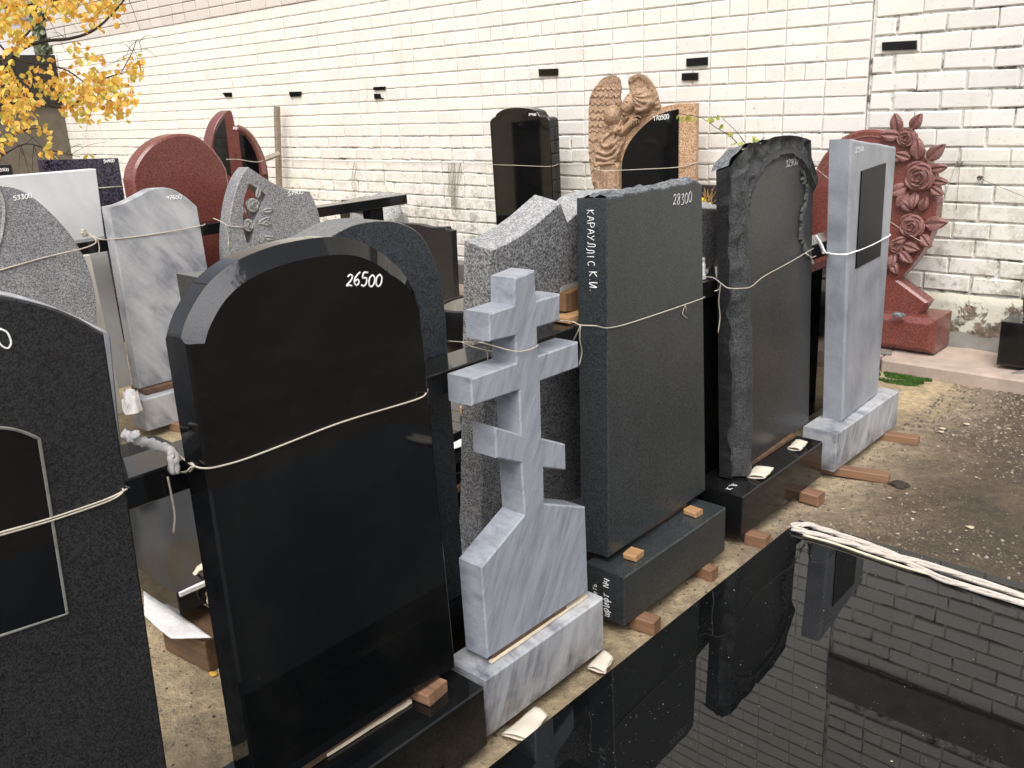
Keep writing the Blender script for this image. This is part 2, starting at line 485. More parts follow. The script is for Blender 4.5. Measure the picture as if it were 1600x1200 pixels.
MORTAR_R = m_mortar('painted mortar', (0.11, 0.095, 0.07), (0.72, 0.70, 0.65), 0.38, 0.50)

# ------------------------------------------------------------------ ground
def m_ground():
    t = NT('sandy dirt', 0.95)
    geo = t.n('NewGeometry'); P = geo.outputs['Position']
    sep = t.n('SeparateXYZ'); t.l(P, sep.inputs[0])
    damp = t.noise(0.9, 4, 0.6, 0.4, P)
    # trodden damp earth on the right, drier pale sand between the rows
    mr = t.n('MapRange'); mr.inputs[1].default_value = -1.5; mr.inputs[2].default_value = -0.9
    t.l(sep.outputs[0], mr.inputs[0])
    f = t.math('ADD', t.math('MULTIPLY', mr.outputs[0], 0.58), t.math('MULTIPLY', damp, 0.6))
    base = t.ramp(f, [(0.25, (0.45, 0.35, 0.21)), (0.5, (0.29, 0.23, 0.155)), (0.68, (0.138, 0.102, 0.066)), (0.88, (0.088, 0.065, 0.043))])
    g1 = t.noise(26, 6, 0.7, 0.3, P)
    base = t.mix(0.9, base, t.ramp(g1, [(0.3, 0.55), (0.7, 1.35)]), 'MULTIPLY')
    pt = t.ramp(t.noise(3.4, 6, 0.7, 0.5, P, 7.7), [(0.42, 0.72), (0.6, 1.18)])
    base = t.mix(0.9, base, pt, 'MULTIPLY')
    sp = t.ramp(t.noise(150, 3, 0.6, 0, P), [(0.63, 0.0), (0.70, 0.8)])
    base = t.mix(sp, base, (0.36, 0.32, 0.26))
    dk = t.ramp(t.noise(95, 3, 0.6, 0, P, 3.3), [(0.64, 0.0), (0.72, 0.8)])
    base = t.mix(dk, base, (0.05, 0.04, 0.03))
    t.color(base)
    t.bump(t.math('ADD', g1, t.math('MULTIPLY', t.noise(120, 3, 0.6, 0, P), 0.5)), 1.0, 0.014)
    return t.m
GROUND = m_ground()
def build_ground():
    V, Fc = [], []
    x0, x1, y0, y1, st = -5.0, 2.5, -1.0, 4.95, 0.04
    nx, ny = int((x1 - x0) / st) + 1, int((y1 - y0) / st) + 1
    for j in range(ny):
        for i in range(nx):
            x, y = x0 + i * st, y0 + j * st
            e = min(1, min(x - x0, x1 - x, y - y0, y1 - y) / 0.3)
            z = (noise.noise(Vector((x * 1.7, y * 1.7, 0))) * 0.012 + noise.noise(Vector((x * 7, y * 7, 3))) * 0.006) * max(0, e) + max(0, e) * noise.noise(Vector((x * 19, y * 19, 6))) * 0.003
            V.append((x, y, z))
    for j in range(ny - 1):
        for i in range(nx - 1):
            a = j * nx + i
            Fc.append((a, a + 1, a + nx + 1, a + nx))
    b = len(V)
    X1, Y1 = x0 + (nx - 1) * st, y0 + (ny - 1) * st
    V += [(-80, -80, 0), (80, -80, 0), (80, 80, 0), (-80, 80, 0), (x0, y0, 0), (X1, y0, 0), (X1, Y1, 0), (x0, Y1, 0)]
    Fc += [(b, b + 1, b + 5, b + 4), (b + 1, b + 2, b + 6, b + 5), (b + 2, b + 3, b + 7, b + 6), (b + 3, b, b + 4, b + 7)]
    o = link('ground', mesh('ground', V, Fc, True, None), GROUND)
    tag(o, kind='structure')
build_ground()

WALL_Y = 5.50
CURB_Y = 4.92
# concrete strip along the wall: separate cast slabs
for i in range(14):
    x1 = 1.2 - i * 1.0
    o = link('pavement', box('pavement', x1 - 1.0 + 0.006, x1 - 0.006, CURB_Y + random.uniform(-.01, .01), WALL_Y + 0.02, -0.05, 0.08 + random.uniform(-.004, .004), 0.012), CONC)
    tag(o, kind='structure')

# ------------------------------------------------------------------ the brick wall
CR, BL = 0.1014, 0.26
SEAM = -2.205
ZJ = 1.565                                   # bottom of a header course
def brick_mesh(name, L, Hh, D, jit, seed, b=0.006):
    rnd = random.Random(seed)
    j = lambda: rnd.uniform(-jit, jit)
    x, z = L / 2, Hh / 2
    c = [(-x + j(), -z + j()), (x + j(), -z + j()), (x + j(), z + j()), (-x + j(), z + j())]
    inn = offset(c, [b * rnd.uniform(.7, 1.4) for _ in c])
    V = [(p[0], j() * 0.5, p[1]) for p in inn] + [(p[0], b * 0.8, p[1]) for p in c] + [(p[0], D, p[1]) for p in c]
    Fc = [(0, 1, 2, 3)]
    for r in range(2):
        for i in range(4):
            k = (i + 1) % 4
            Fc.append((r * 4 + k, r * 4 + i, (r + 1) * 4 + i, (r + 1) * 4 + k))
    return V, Fc
def build_wall(name, label, x0, x1, mat, mortar, ztop, layout, recess, jit, groundz=0.05, zsplit=-0.05):
    root = thing(name, label, 'wall', Matrix.Translation(((x0 + x1) / 2, WALL_Y, 0)))
    ox = (x0 + x1) / 2
    core = link('mortar_bed', box('mortar_bed', x0 - ox, x1 - ox, recess, 0.30, zsplit, ztop, 0.001), mortar, root)
    if zsplit > groundz: link('mortar_bed', box('mortar_bed', x0 - ox, x1 - ox, 0.010, 0.30, groundz - .1, zsplit - 0.001, 0.001), MORTAR_R, root)
    bricks = layout()
    def vis(bk):
        x, z = bk[0], bk[1]
        p = Vector((x, WALL_Y, z)) - CAM
        zc = p.dot(fw)
        if zc <= 0: return 1e9
        u, v = 800 + F_PX * p.dot(RT) / zc, 600 - F_PX * p.dot(UP) / zc
        inn = -40 < u < 1640 and -40 < v < 700
        return p.length + (0 if inn else 500)
    bricks.sort(key=vis)
    cache = {}
    st = MB()
    for k, (x, z, L, Hh) in enumerate(bricks):
        jq = jit if z > zsplit else 0.0042
        key = (round(L, 3), round(Hh, 3), random.randrange(7), jq)
        if key not in cache:
            V, Fc = brick_mesh('brick', L, Hh, 0.02, jq, int(L * 7000 + Hh * 900 + key[2] * 13))
            me = mesh('brick', V, Fc); me.materials.append(mat)
            cache[key] = (me, V, Fc)
        me, V, Fc = cache[key]
        dx, dz, dy = random.uniform(-jq, jq), random.uniform(-jq, jq) * 0.6, random.uniform(-jq, jq) * 0.6
        rot = Matrix.Rotation(random.uniform(-1, 1) * jq * 1.6, 4, 'Y')
        mm = Matrix.Translation((x + dx - ox, dy - 0.001, z + dz)) @ rot
        if k < 300:
            o = bpy.data.objects.new('brick', me); COL.objects.link(o); o.parent = root; o.matrix_local = mm
        else:
            st.add([mm @ Vector(v) for v in V], Fc)
    if st.V:
        s = link('brickwork', st.mesh('brickwork'), mat, root); s['kind'] = 'stuff'
    return root
def lay_left():
    out = []
    z_top = ZJ + 42 * CR
    j = -3
    while ZJ + j * CR < z_top:
        z = ZJ + (j + 0.5) * CR
        hdr = (j % 4 == 0)
        step = BL / 2 if hdr else BL
        x = SEAM
        while x > -13.25:
            jt = 0.0055
            out.append((x - step / 2, z, step - jt * (1.2 + min(1.0, max(0, -5 - x) * 0.16)), CR - jt * 1.5)); x -= step
        j += 1
    j = -4
    rnd = random.Random(3)
    while ZJ + j * CR > 0.02:
        z = ZJ + (j + 0.5) * CR
        x = SEAM - (0.13 if j % 2 else 0.0)
        if j % 2: out.append((SEAM - 0.065, z, 0.116, CR - 0.014))
        hdr = j % 4 == 0
        while x > -13.3:
            st = BL / 2 if (hdr or rnd.random() < 0.08) else BL
            out.append((x - st / 2, z, st - 0.009, CR - 0.011)); x -= st
        j -= 1
    return out
def lay_right():
    out = []
    z0 = 1.6825
    j = -13
    rnd = random.Random(5)
    while z0 + j * 0.1035 < 6.0:
        zb = z0 + j * CR
        if zb > 2.80 and zb < 3.13: j += 1; continue
        z = zb + CR / 2
        neat = zb > 3.1
        x = SEAM + 0.02 + (0.0 if j % 2 == 0 or neat else 0.13)
        if j % 2 and not neat: out.append((SEAM + 0.082, z, 0.116, CR - 0.016))
        while x < 3.2:
            st = BL / 2 if (neat and j % 4 == 0) else BL
            if not neat and rnd.random() < 0.06: st = 0.2
            out.append((x + st / 2, z, st - (0.010 if neat else 0.011), CR - (0.012 if neat else 0.0115))); x += st
        j += 1
    return out
build_wall('brick_wall', 'long white painted brick wall laid in stacked courses with header rows, rough below', -13.3, SEAM, BRICK, MORTAR, ZJ + 42 * CR, lay_left, 0.006, 0.0016, zsplit=ZJ - 3 * CR)
rw = build_wall('brick_wall', 'white painted wall section of rough staggered brick behind the rose monument', SEAM + 0.004, 3.2, BRICK_R, MORTAR_R, 6.0, lay_right, 0.0125, 0.0036)
# rendered plinth and concrete belt of the right wall section
def m_render():
    t = NT('peeling lime render', 0.95)
    geo = t.n('NewGeometry'); P = geo.outputs['Position']
    sep = t.n('SeparateXYZ'); t.l(P, sep.inputs[0])
    a = t.noise(7, 7, 0.75, 0.3, P)
    hgt = t.n('MapRange'); hgt.inputs[1].default_value = 0.34; hgt.inputs[2].default_value = 0.06
    t.l(sep.outputs[2], hgt.inputs[0])
    m = t.ramp(t.math('ADD', a, t.math('MULTIPLY', hgt.outputs[0], 0.16)), [(0.55, 0.0), (0.60, 1.0)])
    n2 = t.noise(24, 5, 0.6, 0, P)
    c = t.mix(m, (0.66, 0.64, 0.53), t.ramp(n2, [(0.35, (0.10, 0.085, 0.06)), (0.65, (0.30, 0.21, 0.16))]))
    t.color(c); t.bump(t.math('SUBTRACT', n2, t.math('MULTIPLY', m, 1.5)), 0.8, 0.008)
    return t.m
RENDER = m_render()
def rough_strip(name, x0, x1, z0, z1, y, mat, parent, amp=0.008, ragged=0.02):
    V, Fc = [], []
    nx = int((x1 - x0) / 0.03); nz = max(3, int((z1 - z0) / 0.03))
    for k in range(nz + 1):
        for i in range(nx + 1):
            x = x0 + (x1 - x0) * i / nx
            zt = z1 + noise.noise(Vector((x * 9, 1, 0))) * ragged
            z = z0 + (zt - z0) * k / nz
            edge = 0.012 if k == nz else 0
            V.append((x, y + noise.noise(Vector((x * 8, z * 8, 2))) * amp + edge, z))
    for k in range(nz):
        for i in range(nx):
            a = k * (nx + 1) + i
            Fc.append((a, a + 1, a + nx + 2, a + nx + 1))
    return link(name, mesh(name, V, Fc, True, None), mat, parent, None)
o = rough_strip('plaster_skirt', SEAM + 0.01, 3.2, 0.0, 0.355, -0.012, RENDER, rw)
o.location = Vector((-(SEAM + 0.004 + 3.2) / 2, 0, 0))
o = link('concrete_belt', box('concrete_belt', SEAM + .004, 3.2, -0.03, 0.02, 2.81, 3.12, .01), m_plain('dark cement belt', (0.20, 0.185, 0.17), 0.9, 0.35, 8), rw)
o.location = Vector((-(SEAM + 0.004 + 3.2) / 2, 0, 0))
# ledge of dirt at the wall's foot
for k, (xa, xb) in enumerate(((-13.2, -7.0), (-7.0, -2.2), (-2.2, 1.2))):
    V, Fc = [], []
    n = int((xb - xa) / 0.05)
    prof = [(0.0, 0.075), (0.05, 0.10), (0.10, 0.125), (0.145, 0.13)]
    for i in range(n + 1):
        x = xa + (xb - xa) * i / n
        for py_, pz in prof:
            V.append((x, WALL_Y - 0.15 + py_ + noise.noise(Vector((x * 6, py_, 0))) * 0.02, pz + noise.noise(Vector((x * 8, py_ * 9, 5))) * 0.02 * (py_ > 0)))
    for i in range(n):
        for q in range(3):
            a = i * 4 + q
            Fc.append((a, a + 4, a + 5, a + 1))
    o = link('dirt_ledge', mesh('dirt_ledge', V, Fc, True, None), CONC_G); tag(o, kind='structure')
# ------------------------------------------------------------------ small black plates, wires and nails on the wall
def wall_plate(corners, label, t=0.012):
    f = fy(WALL_Y - t - 0.004)
    f = fy(WALL_Y - t - 0.004, x=on_y(*corners[0], WALL_Y).x, z=on_y(*corners[0], WALL_Y).z)
    o = link('black_plate', prism('black_plate', f.L(corners), t, 0.001), BLACK_DUSTY, None, f.m)
    tag(o, label, 'plate', 'small black plates fixed to the wall')
wall_plate([(1378, 66), (1432, 63), (1432, 77), (1378, 79)], 'long black plate on the rough brick right of the wall seam')
wall_plate([(1072, 91.5), (1105, 89), (1105, 101.5), (1072, 104)], 'upper of the two black plates above the angel monument')
wall_plate([(1065, 114.5), (1090, 113.5), (1090, 125), (1065, 126)], 'lower of the two black plates above the angel monument')
wall_plate([(841, 108), (871, 107), (871, 118), (842, 119)], 'black plate on the white bricks left of the angel wings')
wall_plate([(583, 136), (601, 135), (601, 140), (583, 141)], 'thin black plate above a broken black piece in mid wall')
wall_plate([(584, 146.5), (593, 146.5), (594, 152), (598, 153), (598, 154.5), (584.5, 154.5)], 'broken black plate with a notched corner in mid wall')
wall_plate([(451, 143.5), (470, 143), (469, 150.5), (453, 151.5)], 'black plate on the wall above the wooden stake')
wall_plate([(347, 145), (361, 144.5), (361.5, 151.5), (352, 151.5)], 'black plate above the tall red and black headstone')

def rope(name, label, pts, r=0.0022, mat=None, group=None, k=6, n=6, cat_='string', twist=False, parts=None):
    mat = mat or ROPE
    P = cat(pts, n)
    mb = MB()
    if twist:
        for s in (0, 1, 2):
            Q = []
            for i, p in enumerate(P):
                d = Vector(P[min(i + 1, len(P) - 1)]) - Vector(P[max(0, i - 1)])
                a = d.orthogonal().normalized(); b = d.normalized().cross(a)
                t = i * 0.55 + s * 2.094
                Q.append(Vector(p) + (a * math.cos(t) + b * math.sin(t)) * r * 0.55)
            mb.tube(Q, r * 0.62, 5)
    else:
        fl = cat_ in ('cloth tie', 'ribbon')
        mb.tube(P, r * (1.25 if fl else 1), 12 if fl else k, None, 0.45 if fl else 1.0, 0.9 if fl else 0.25)
    for q in (parts or []):
        fl = cat_ in ('cloth tie', 'ribbon')
        mb.tube(cat(q[0], n), (q[1] if len(q) > 1 else r) * (1.2 if fl else 1), 12 if fl else k, None, 0.5 if fl else 1.0, 0.9 if fl else 0.25)
    o = link(name, mb.mesh(name, True, None), mat)
    tag(o, label, cat_, group)
    return o
def wx(px, py, d=0.01): return on_y(px, py, WALL_Y - d)
rope('wall_wire', 'thin wire stretched along the white brick wall behind the headstones',
     [wx(395, 249), wx(600, 253), wx(760, 255), wx(900, 256), wx(1130, 253), wx(1300, 252), wx(1465, 252), wx(1640, 252)], 0.0013, m_plain('dull wire', (0.18, 0.17, 0.15), 0.6), n=3, cat_='wire')
rope('hanging_string', 'short string with a frayed knot hanging right of the carved roses', [wx(1500, 252), wx(1498, 280), wx(1494, 328)], 0.0012, m_plain('old string', (0.2, 0.18, 0.14), 0.9), n=4,
     parts=[([wx(1494, 253), wx(1500, 256), wx(1505, 252)], 0.004), ([wx(1495, 253), wx(1478, 300), wx(1460, 345)], 0.0009)])
nl = thing('wall_nail', 'rusty nail with a wire loop in the white brick at far right', 'nail', Matrix.Translation(wx(1533, 277, 0)))
mb = MB(); c0 = Vector((0, 0, 0))
mb.tube([c0 + Vector((0, 0.02, 0)), c0 + Vector((0, -0.05, 0.004))], 0.006, 8)
mb.tube(cat([(0, -0.03, 0.01), (0.012, -0.04, 0.0), (0, -0.035, -0.012), (-0.012, -0.03, 0), (0, -0.035, 0.012)], 5), 0.002, 5)
link('nail_shank', mb.mesh('nail_shank', True), IRON, nl)
mb = MB(); mb.tube(cat([(0, -.04, 0), (0.15, -.04, -0.06), (0.33, -.03, -0.13)], 5), 0.0012, 5)
link('wire_end', mb.mesh('wire_end', True), IRON, nl)
# rust streak is a real drip of rust-coloured grime below the nail
# tangle of old string hanging on the wall
def tangle(label, x, y, w_, h_, n, name='string_tangle'):
    mb = MB(); rnd = random.Random(int(x))
    for i in range(n):
        pts = []
        sx = x + rnd.uniform(-w_ / 2, w_ / 2) * (0.9)
        for k in range(6):
            t = k / 5
            pts.append(wx(sx + (x - sx) * t * 0.8 + rnd.uniform(-1.5, 1.5) + math.sin(t * 6 + i) * 2, y + h_ * t * rnd.uniform(.8, 1.05), 0.012 + rnd.uniform(0, .03)))
        mb.tube(cat(pts, 4), 0.0016, 4)
    o = link(name, mb.mesh(name, True), m_plain('dirty string ' + name, (0.34, 0.30, 0.23), 0.95))
    tag(o, label, 'string')
tangle('tangled bundle of old string hanging on the wall left of the tall black headstone', 708, 254, 30, 75, 16)
tangle('few loose threads hanging on the wall in its middle', 553, 254, 10, 50, 4, 'loose_threads')

# ------------------------------------------------------------------ handwriting
GLY = {
 '0': [[(.3, 1), (.05, .75), (.05, .25), (.3, 0), (.55, .25), (.55, .75), (.3, 1)]],
 '1': [[(.1, .75), (.35, 1), (.33, .5), (.32, 0)]],
 '2': [[(.05, .8), (.25, 1), (.5, .85), (.4, .5), (.05, .05), (.3, .1), (.6, .02)]],
 '3': [[(.05, .95), (.5, .95), (.25, .58), (.55, .35), (.4, .05), (.05, .05)]],
 '4': [[(.15, 1), (.05, .5), (.55, .5)], [(.5, 1), (.48, .4), (.45, 0)]],
 '5': [[(.55, 1), (.15, .98), (.1, .6), (.45, .6), (.5, .2), (.25, 0), (.03, .1)]],
 '6': [[(.5, 1), (.15, .65), (.05, .25), (.3, 0), (.52, .22), (.35, .45), (.08, .3)]],
 '7': [[(.05, .95), (.58, .97), (.35, .5), (.2, 0)], [(.12, .5), (.48, .52)]],
 '8': [[(.5, .85), (.25, 1), (.1, .78), (.45, .35), (.35, .02), (.1, .1), (.12, .35), (.45, .65), (.5, .85)]],
 '9': [[(.5, .75), (.3, 1), (.08, .78), (.2, .5), (.5, .65), (.45, .3), (.2, 0)]],
 '.': [[(.1, .0), (.14, .05)]],
 'K': [[(.05, 1), (.05, 0)], [(.5, 1), (.08, .5), (.5, 0)]],
 'A': [[(0, 0), (.28, 1), (.55, 0)], [(.1, .4), (.45, .4)]],
 'P': [[(.05, 0), (.05, 1), (.4, .95), (.5, .7), (.35, .5), (.05, .48)]],
 'Y': [[(.0, 1), (.25, .5)], [(.5, 1), (.25, .4), (.05, 0)]],
 'L': [[(0, 0), (.2, .2), (.25, 1), (.5, 1), (.5, 0)]],
 'I': [[(.2, 1), (.2, 0)]],
 'C': [[(.5, .85), (.25, 1), (.05, .6), (.1, .15), (.3, 0), (.5, .15)]],
 'N': [[(.05, 0), (.05, 1), (.5, 0), (.5, 1)]],
 'i': [[(.05, 1), (.05, .1), (.2, .05), (.5, .9), (.5, 0)]],
 'w': [[(.0, .9), (.02, .1), (.25, .1), (.28, .8), (.3, .1), (.55, .1), (.57, .9)]],
 'r': [[(.1, -.3), (.1, .8), (.35, .85), (.45, .5), (.3, .15), (.1, .2)]],
 'f': [[(.3, 1.3), (.3, -.4)], [(.3, .8), (.05, .6), (.1, .15), (.3, .1), (.55, .2), (.55, .65), (.3, .8)]],
 't': [[(.05, .8), (.55, .85)], [(.3, .8), (.3, 0)]],
 'm': [[(.0, 0), (.12, .8), (.28, .2), (.45, .8), (.58, 0)]],
 'e': [[(.1, .45), (.5, .5), (.3, .85), (.08, .45), (.25, .05), (.5, .15)]],
 'b': [[(.1, .9), (.1, .05), (.4, .05), (.4, .4), (.1, .42)]],
}
def write(parent, text, x, z, h, wx_=None, r=0.0016, y=-0.0012, rot=0.0, adv=0.72, name='price_mark', slant=0.12, on=None, dx=(1, 0)):
    """Handwritten strokes of paint on a stone's front; x, z: left end of the baseline; h letter height."""
    mb = MB(); rnd = random.Random(sum(ord(c) * (k + 3) for k, c in enumerate(text)))
    ca, sa = math.cos(rot), math.sin(rot)
    wd = wx_ or h * 0.85
    cx = 0.0
    for ch in text:
        if ch == ' ': cx += wd * 0.5; continue
        jz = rnd.uniform(-.08, .08) * h; js = rnd.uniform(.88, 1.1)
        for st in GLY[ch]:
            P = []
            pts = cat(st, 4) if len(st) > 2 else st
            for (u, v) in pts:
                lx = cx + (u + slant * v) * wd; lz = jz + v * h * js
                P.append((x + lx * ca - lz * sa, y, z + lx * sa + lz * ca))
            V, Fc = tube_data(P, r, 5)
            V = [Vector((p.x, y + (p.y - y) * 0.35, p.z)) for p in V]
            mb.add(V, Fc)
        cx += wd * (adv if ch != '.' else adv * 0.5)
    if on is not None:
        mb.V = [tuple(on @ Vector(v)) for v in mb.V]
    return link(name, mb.mesh(name, True, None), PAINT, parent)
def write_px(parent, face, text, p0, p1, hpx, r=0.0016, **kw):
    """Writes text between two photo points on a face."""
    a, b = Vector(face.l(*p0)), Vector(face.l(*p1))
    n = sum(0.36 if c == '.' else (0.7 if c == ' ' else 1) for c in text)
    top = Vector(face.l(p0[0], p0[1] - hpx))
    h = (top - a).length
    wd = (b - a).length / (n * 0.72)
    return write(parent, text, a.x, a.y, h, wd, r, rot=math.atan2((b - a).y, (b - a).x), **kw)

# ------------------------------------------------------------------ FIRST ROW of headstones, fronts towards +X
def plinth(label, x, y0, y1, z0, z1, depth, mat, grp='granite and marble plinths of the first row', b=0.004):
    f = fx(x, y0, z0)
    o = link('plinth', box('plinth', 0, y1 - y0, 0, depth, 0, z1 - z0, b), mat, None, f.m)
    tag(o, label, 'plinth', grp)
    return o
def block(name, label, P, size, rotz, mat, cat_='wood block', group='wooden spacer blocks', b=0.003, tilt=0.0):
    """box sized (l, w, h) whose bottom centre is at P"""
    m = Matrix.Translation(P) @ Matrix.Rotation(rotz, 4, 'Z') @ Matrix.Rotation(tilt, 4, 'Y')
    o = link(name, box(name, -size[0] / 2, size[0] / 2, -size[1] / 2, size[1] / 2, 0, size[2], b), mat, None, m)
    tag(o, label, cat_, group)
    return o
G1 = 'headstones of the first row'

# A: charcoal stone at the left edge of the picture
fa = fx(-1.45, 0.55, 0.2, lean=1.0)
A = thing('headstone', 'charcoal headstone at the left picture edge with a black inset and arched top', 'headstone', fa.m, G1)
ol = fa.L([(268, 1235), (250, 1120), (228, 980), (205, 830), (188, 690), (172, 588), (163, 521)]) 
top = cat(fa.L([(163, 521), (120, 496), (70, 477), (0, 463), (-80, 458), (-180, 470), (-260, 500)]), 8)
x1 = fa.l(-260, 500)[0]
oA = [(0.0, 0.02)] + [(0.004, fa.l(163, 521)[1])] 
ztop = fa.l(163, 521)[1]
shift = 0.004 - fa.l(163, 521)[0]
q1, q2 = fa.l(262, 1200), fa.l(163, 521)
xb0 = q1[0] + (q1[0] - q2[0]) / (q1[1] - q2[1]) * (0 - q1[1])
oA = [(xb0, 0.0)] + top + [(-0.62, 0.75), (-0.62, 0.0)]
link('slab', prism('slab', oA, 0.10, w=0.004), CHARCOAL, A)
faa = fx(-1.735, 0.55, 0.15, lean=0.0)
ta = cat(faa.L([(174, 530), (172, 523), (166, 517), (150, 509), (112, 491), (70, 474), (20, 460), (-60, 450), (-160, 459)]), 5)
A2 = thing('headstone', 'blue grey marble headstone just behind the charcoal one at the left edge, its rim showing', 'headstone', faa.m, 'headstones of the second row')
link('slab', prism('slab', [(faa.l(186, 690)[0] - 0.10, 0.0), (faa.l(186, 690)[0] - 0.085, faa.l(190, 735)[1]), (faa.l(192, 715)[0], faa.l(192, 715)[1])] + ta + [(ta[-1][0], 0.0)], 0.08, w=0.004), MARBLE_BASE, A2)
ins = cat(fa.L([(60, 685), (30, 673), (0, 668), (-40, 672)]), 6)
oi_ = [fa.l(104, 958)] + ins + [fa.l(-60, 1010)]
o = link('inset_panel', prism('inset_panel', oi_, 0.004, 0.0015, y0=-0.0025), BLACK, A)
mb = MB(); mb.tube([(p[0], -0.0025, p[1]) for p in ([fa.l(-60, 1012), fa.l(104, 958)] + ins)], 0.0028, 6)
link('scored_border', mb.mesh('scored_border', True), CUT, A)
mb = MB()
o = write(A, '0', fa.l(2, 546)[0], fa.l(2, 546)[1], 0.032, 0.030, 0.0017, slant=-0.15)

# B: the big black stone 26500
fb = fx(-1.447, 0.70, 0.235, lean=1.5)
B = thing('headstone', 'tall black polished headstone with a wide slanted rim round its arch, priced 26500', 'headstone', fb.m, G1)
arc = cat(fb.L([(291, 538), (303, 498), (333, 448), (375, 412), (430, 388), (480, 376), (525, 371), (565, 375), (603, 393), (633, 420), (649, 450), (656, 481)]), 5)
bl, br = fb.l(384, 1205), fb.l(712, 1045)
nb = len(arc)
oB = [(arc[0][0] * .4 + bl[0] * .6, 0.0), (br[0], 0.0)] + arc[::-1]
rv = [0.034] * (nb - 1) + [0.006]   # from the left springing to the right one
for k_ in range(12): rv[nb - 1 - k_] = 0.003 + 0.031 * (k_ / 12)
ws = [0.006, 0.003] + rv[::-1]
ws[-1] = 0.006
mB = prism('slab', oB, 0.078, ws=ws, depth=0.7)
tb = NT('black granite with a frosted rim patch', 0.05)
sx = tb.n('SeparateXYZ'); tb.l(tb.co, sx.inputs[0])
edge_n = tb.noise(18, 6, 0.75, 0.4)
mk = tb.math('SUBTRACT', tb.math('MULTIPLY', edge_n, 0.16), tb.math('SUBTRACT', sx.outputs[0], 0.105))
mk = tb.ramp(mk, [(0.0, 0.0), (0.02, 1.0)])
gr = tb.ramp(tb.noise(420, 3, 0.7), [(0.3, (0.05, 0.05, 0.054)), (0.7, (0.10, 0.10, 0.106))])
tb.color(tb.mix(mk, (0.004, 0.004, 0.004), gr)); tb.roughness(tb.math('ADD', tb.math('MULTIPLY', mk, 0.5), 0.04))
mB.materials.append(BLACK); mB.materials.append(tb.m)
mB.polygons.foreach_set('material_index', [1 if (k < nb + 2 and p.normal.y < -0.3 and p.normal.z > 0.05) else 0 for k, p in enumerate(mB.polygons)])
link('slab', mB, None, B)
write_px(B, fb, '26500', (540, 447), (597, 447), 20, r=0.0021)
plinth('black plinth under the tall arched headstone priced 26500', -1.37, 0.62, 1.31, 0.03, 0.2, 0.26, BLACK)

# C: Orthodox cross on a marble block
fc = fx(-1.417, 1.373, 0.225, lean=0.6)
Cc = thing('cross_headstone', 'blue grey marble three barred cross monument in front of the speckled granite stone', 'cross', fc.m, G1)
crs = [(762, 1031), (752, 887), (820, 804), (815, 724), (776, 716), (774, 667), (814, 679), (812, 610), (738, 635), (736, 592), (807, 567), (806, 525), (766, 534), (764, 490),
       (804, 477), (804, 435), (836, 422), (839, 470), (876, 459), (875, 501), (840, 512), (842, 556), (904, 534), (905, 574), (845, 596), (847, 685), (884, 694), (885, 735), (850, 731), (851, 787), (915, 792), (919, 921)]
oC = fc.L(crs)
# square the drawing up: same pole edges above and below each bar
oC[0] = (oC[1][0], 0.0); oC[-1] = (oC[-2][0], 0.0)
link('slab', prism('slab', oC, 0.082, w=0.004), MARBLE, Cc)
pl = plinth('blue grey marble plinth under the three barred cross', -1.388, 1.33, 1.82, 0.03, 0.2, 0.145, MARBLE_BASE, b=0.005)

# D: green grey rough topped stone 28300
fd = fx(-1.475, 1.965, 0.235, lean=3.0)
fd = Face((-1.475, 1.965, 0.235), (-0.03, 1.0), 2.5)
D = thing('headstone', 'dark green grey headstone with a chipped rough top edge, priced 28300', 'headstone', fd.m, G1)
topD = fd.L([(948, 309), (965, 307.5), (982, 302), (992, 303), (1020, 295), (1035, 296), (1050, 291), (1075, 287.5), (1086, 282.5), (1097, 289)])
def jag(pts, n=5, amp=0.004, seed=1):
    rnd = random.Random(seed); out = []
    for i in range(len(pts) - 1):
        for k in range(n):
            t = k / n
            out.append((pts[i][0] * (1 - t) + pts[i + 1][0] * t + rnd.uniform(-amp, amp) * (k > 0) * .3, pts[i][1] * (1 - t) + pts[i + 1][1] * t + rnd.uniform(-amp, amp) * (k > 0)))
    out.append(pts[-1]); return out
xl, xr = topD[0][0], topD[-1][0]
tj = jag(topD, 4, 0.003, 4)
oD = [(0.0, 0.0), (fd.l(1090, 770)[0], 0.0)] + tj[::-1]
oD[1] = (xr * .7 + oD[1][0] * .3, 0.0)
def rough_top_stone(parent, outline, tj, thick, mat, chip, rows=5, amp=0.012, drop=0.0, seed=0):
    """Slab body plus a split (rough) top strip laid over it."""
    link('slab', prism('slab', outline, thick, w=0.003), mat, parent)
    V, Fc = [], []
    n = len(tj)
    for r_ in range(rows + 1):
        t = r_ / rows
        for i, p in enumerate(tj):
            z = p[1] + 0.002 + math.sin(t * math.pi) * 0.006 + noise.noise(Vector((p[0] * 40 + seed, t * 4, r_))) * amp * (0.15 if r_ in (0, rows) else 1)
            V.append((p[0], 0.001 + (thick - 0.002) * t, z + drop * t))
    for r_ in range(rows):
        for i in range(n - 1):
            a = r_ * n + i
            Fc.append((a, a + 1, a + n + 1, a + n))
    # skirts so the strip has depth
    b = len(V)
    for i, p in enumerate(tj): V.append((p[0], 0.001, p[1] - 0.006))
    for i in range(n - 1): Fc.append((b + i, b + i + 1, i + 1, i))
    link('chipped_top', mesh('chipped_top', V, Fc), chip, parent)
rough_top_stone(D, oD, tj, 0.105, GREEN, GREYCHIP)
write_px(D, fd, '28300', (1051, 321), (1081, 316), 16, r=0.0011)
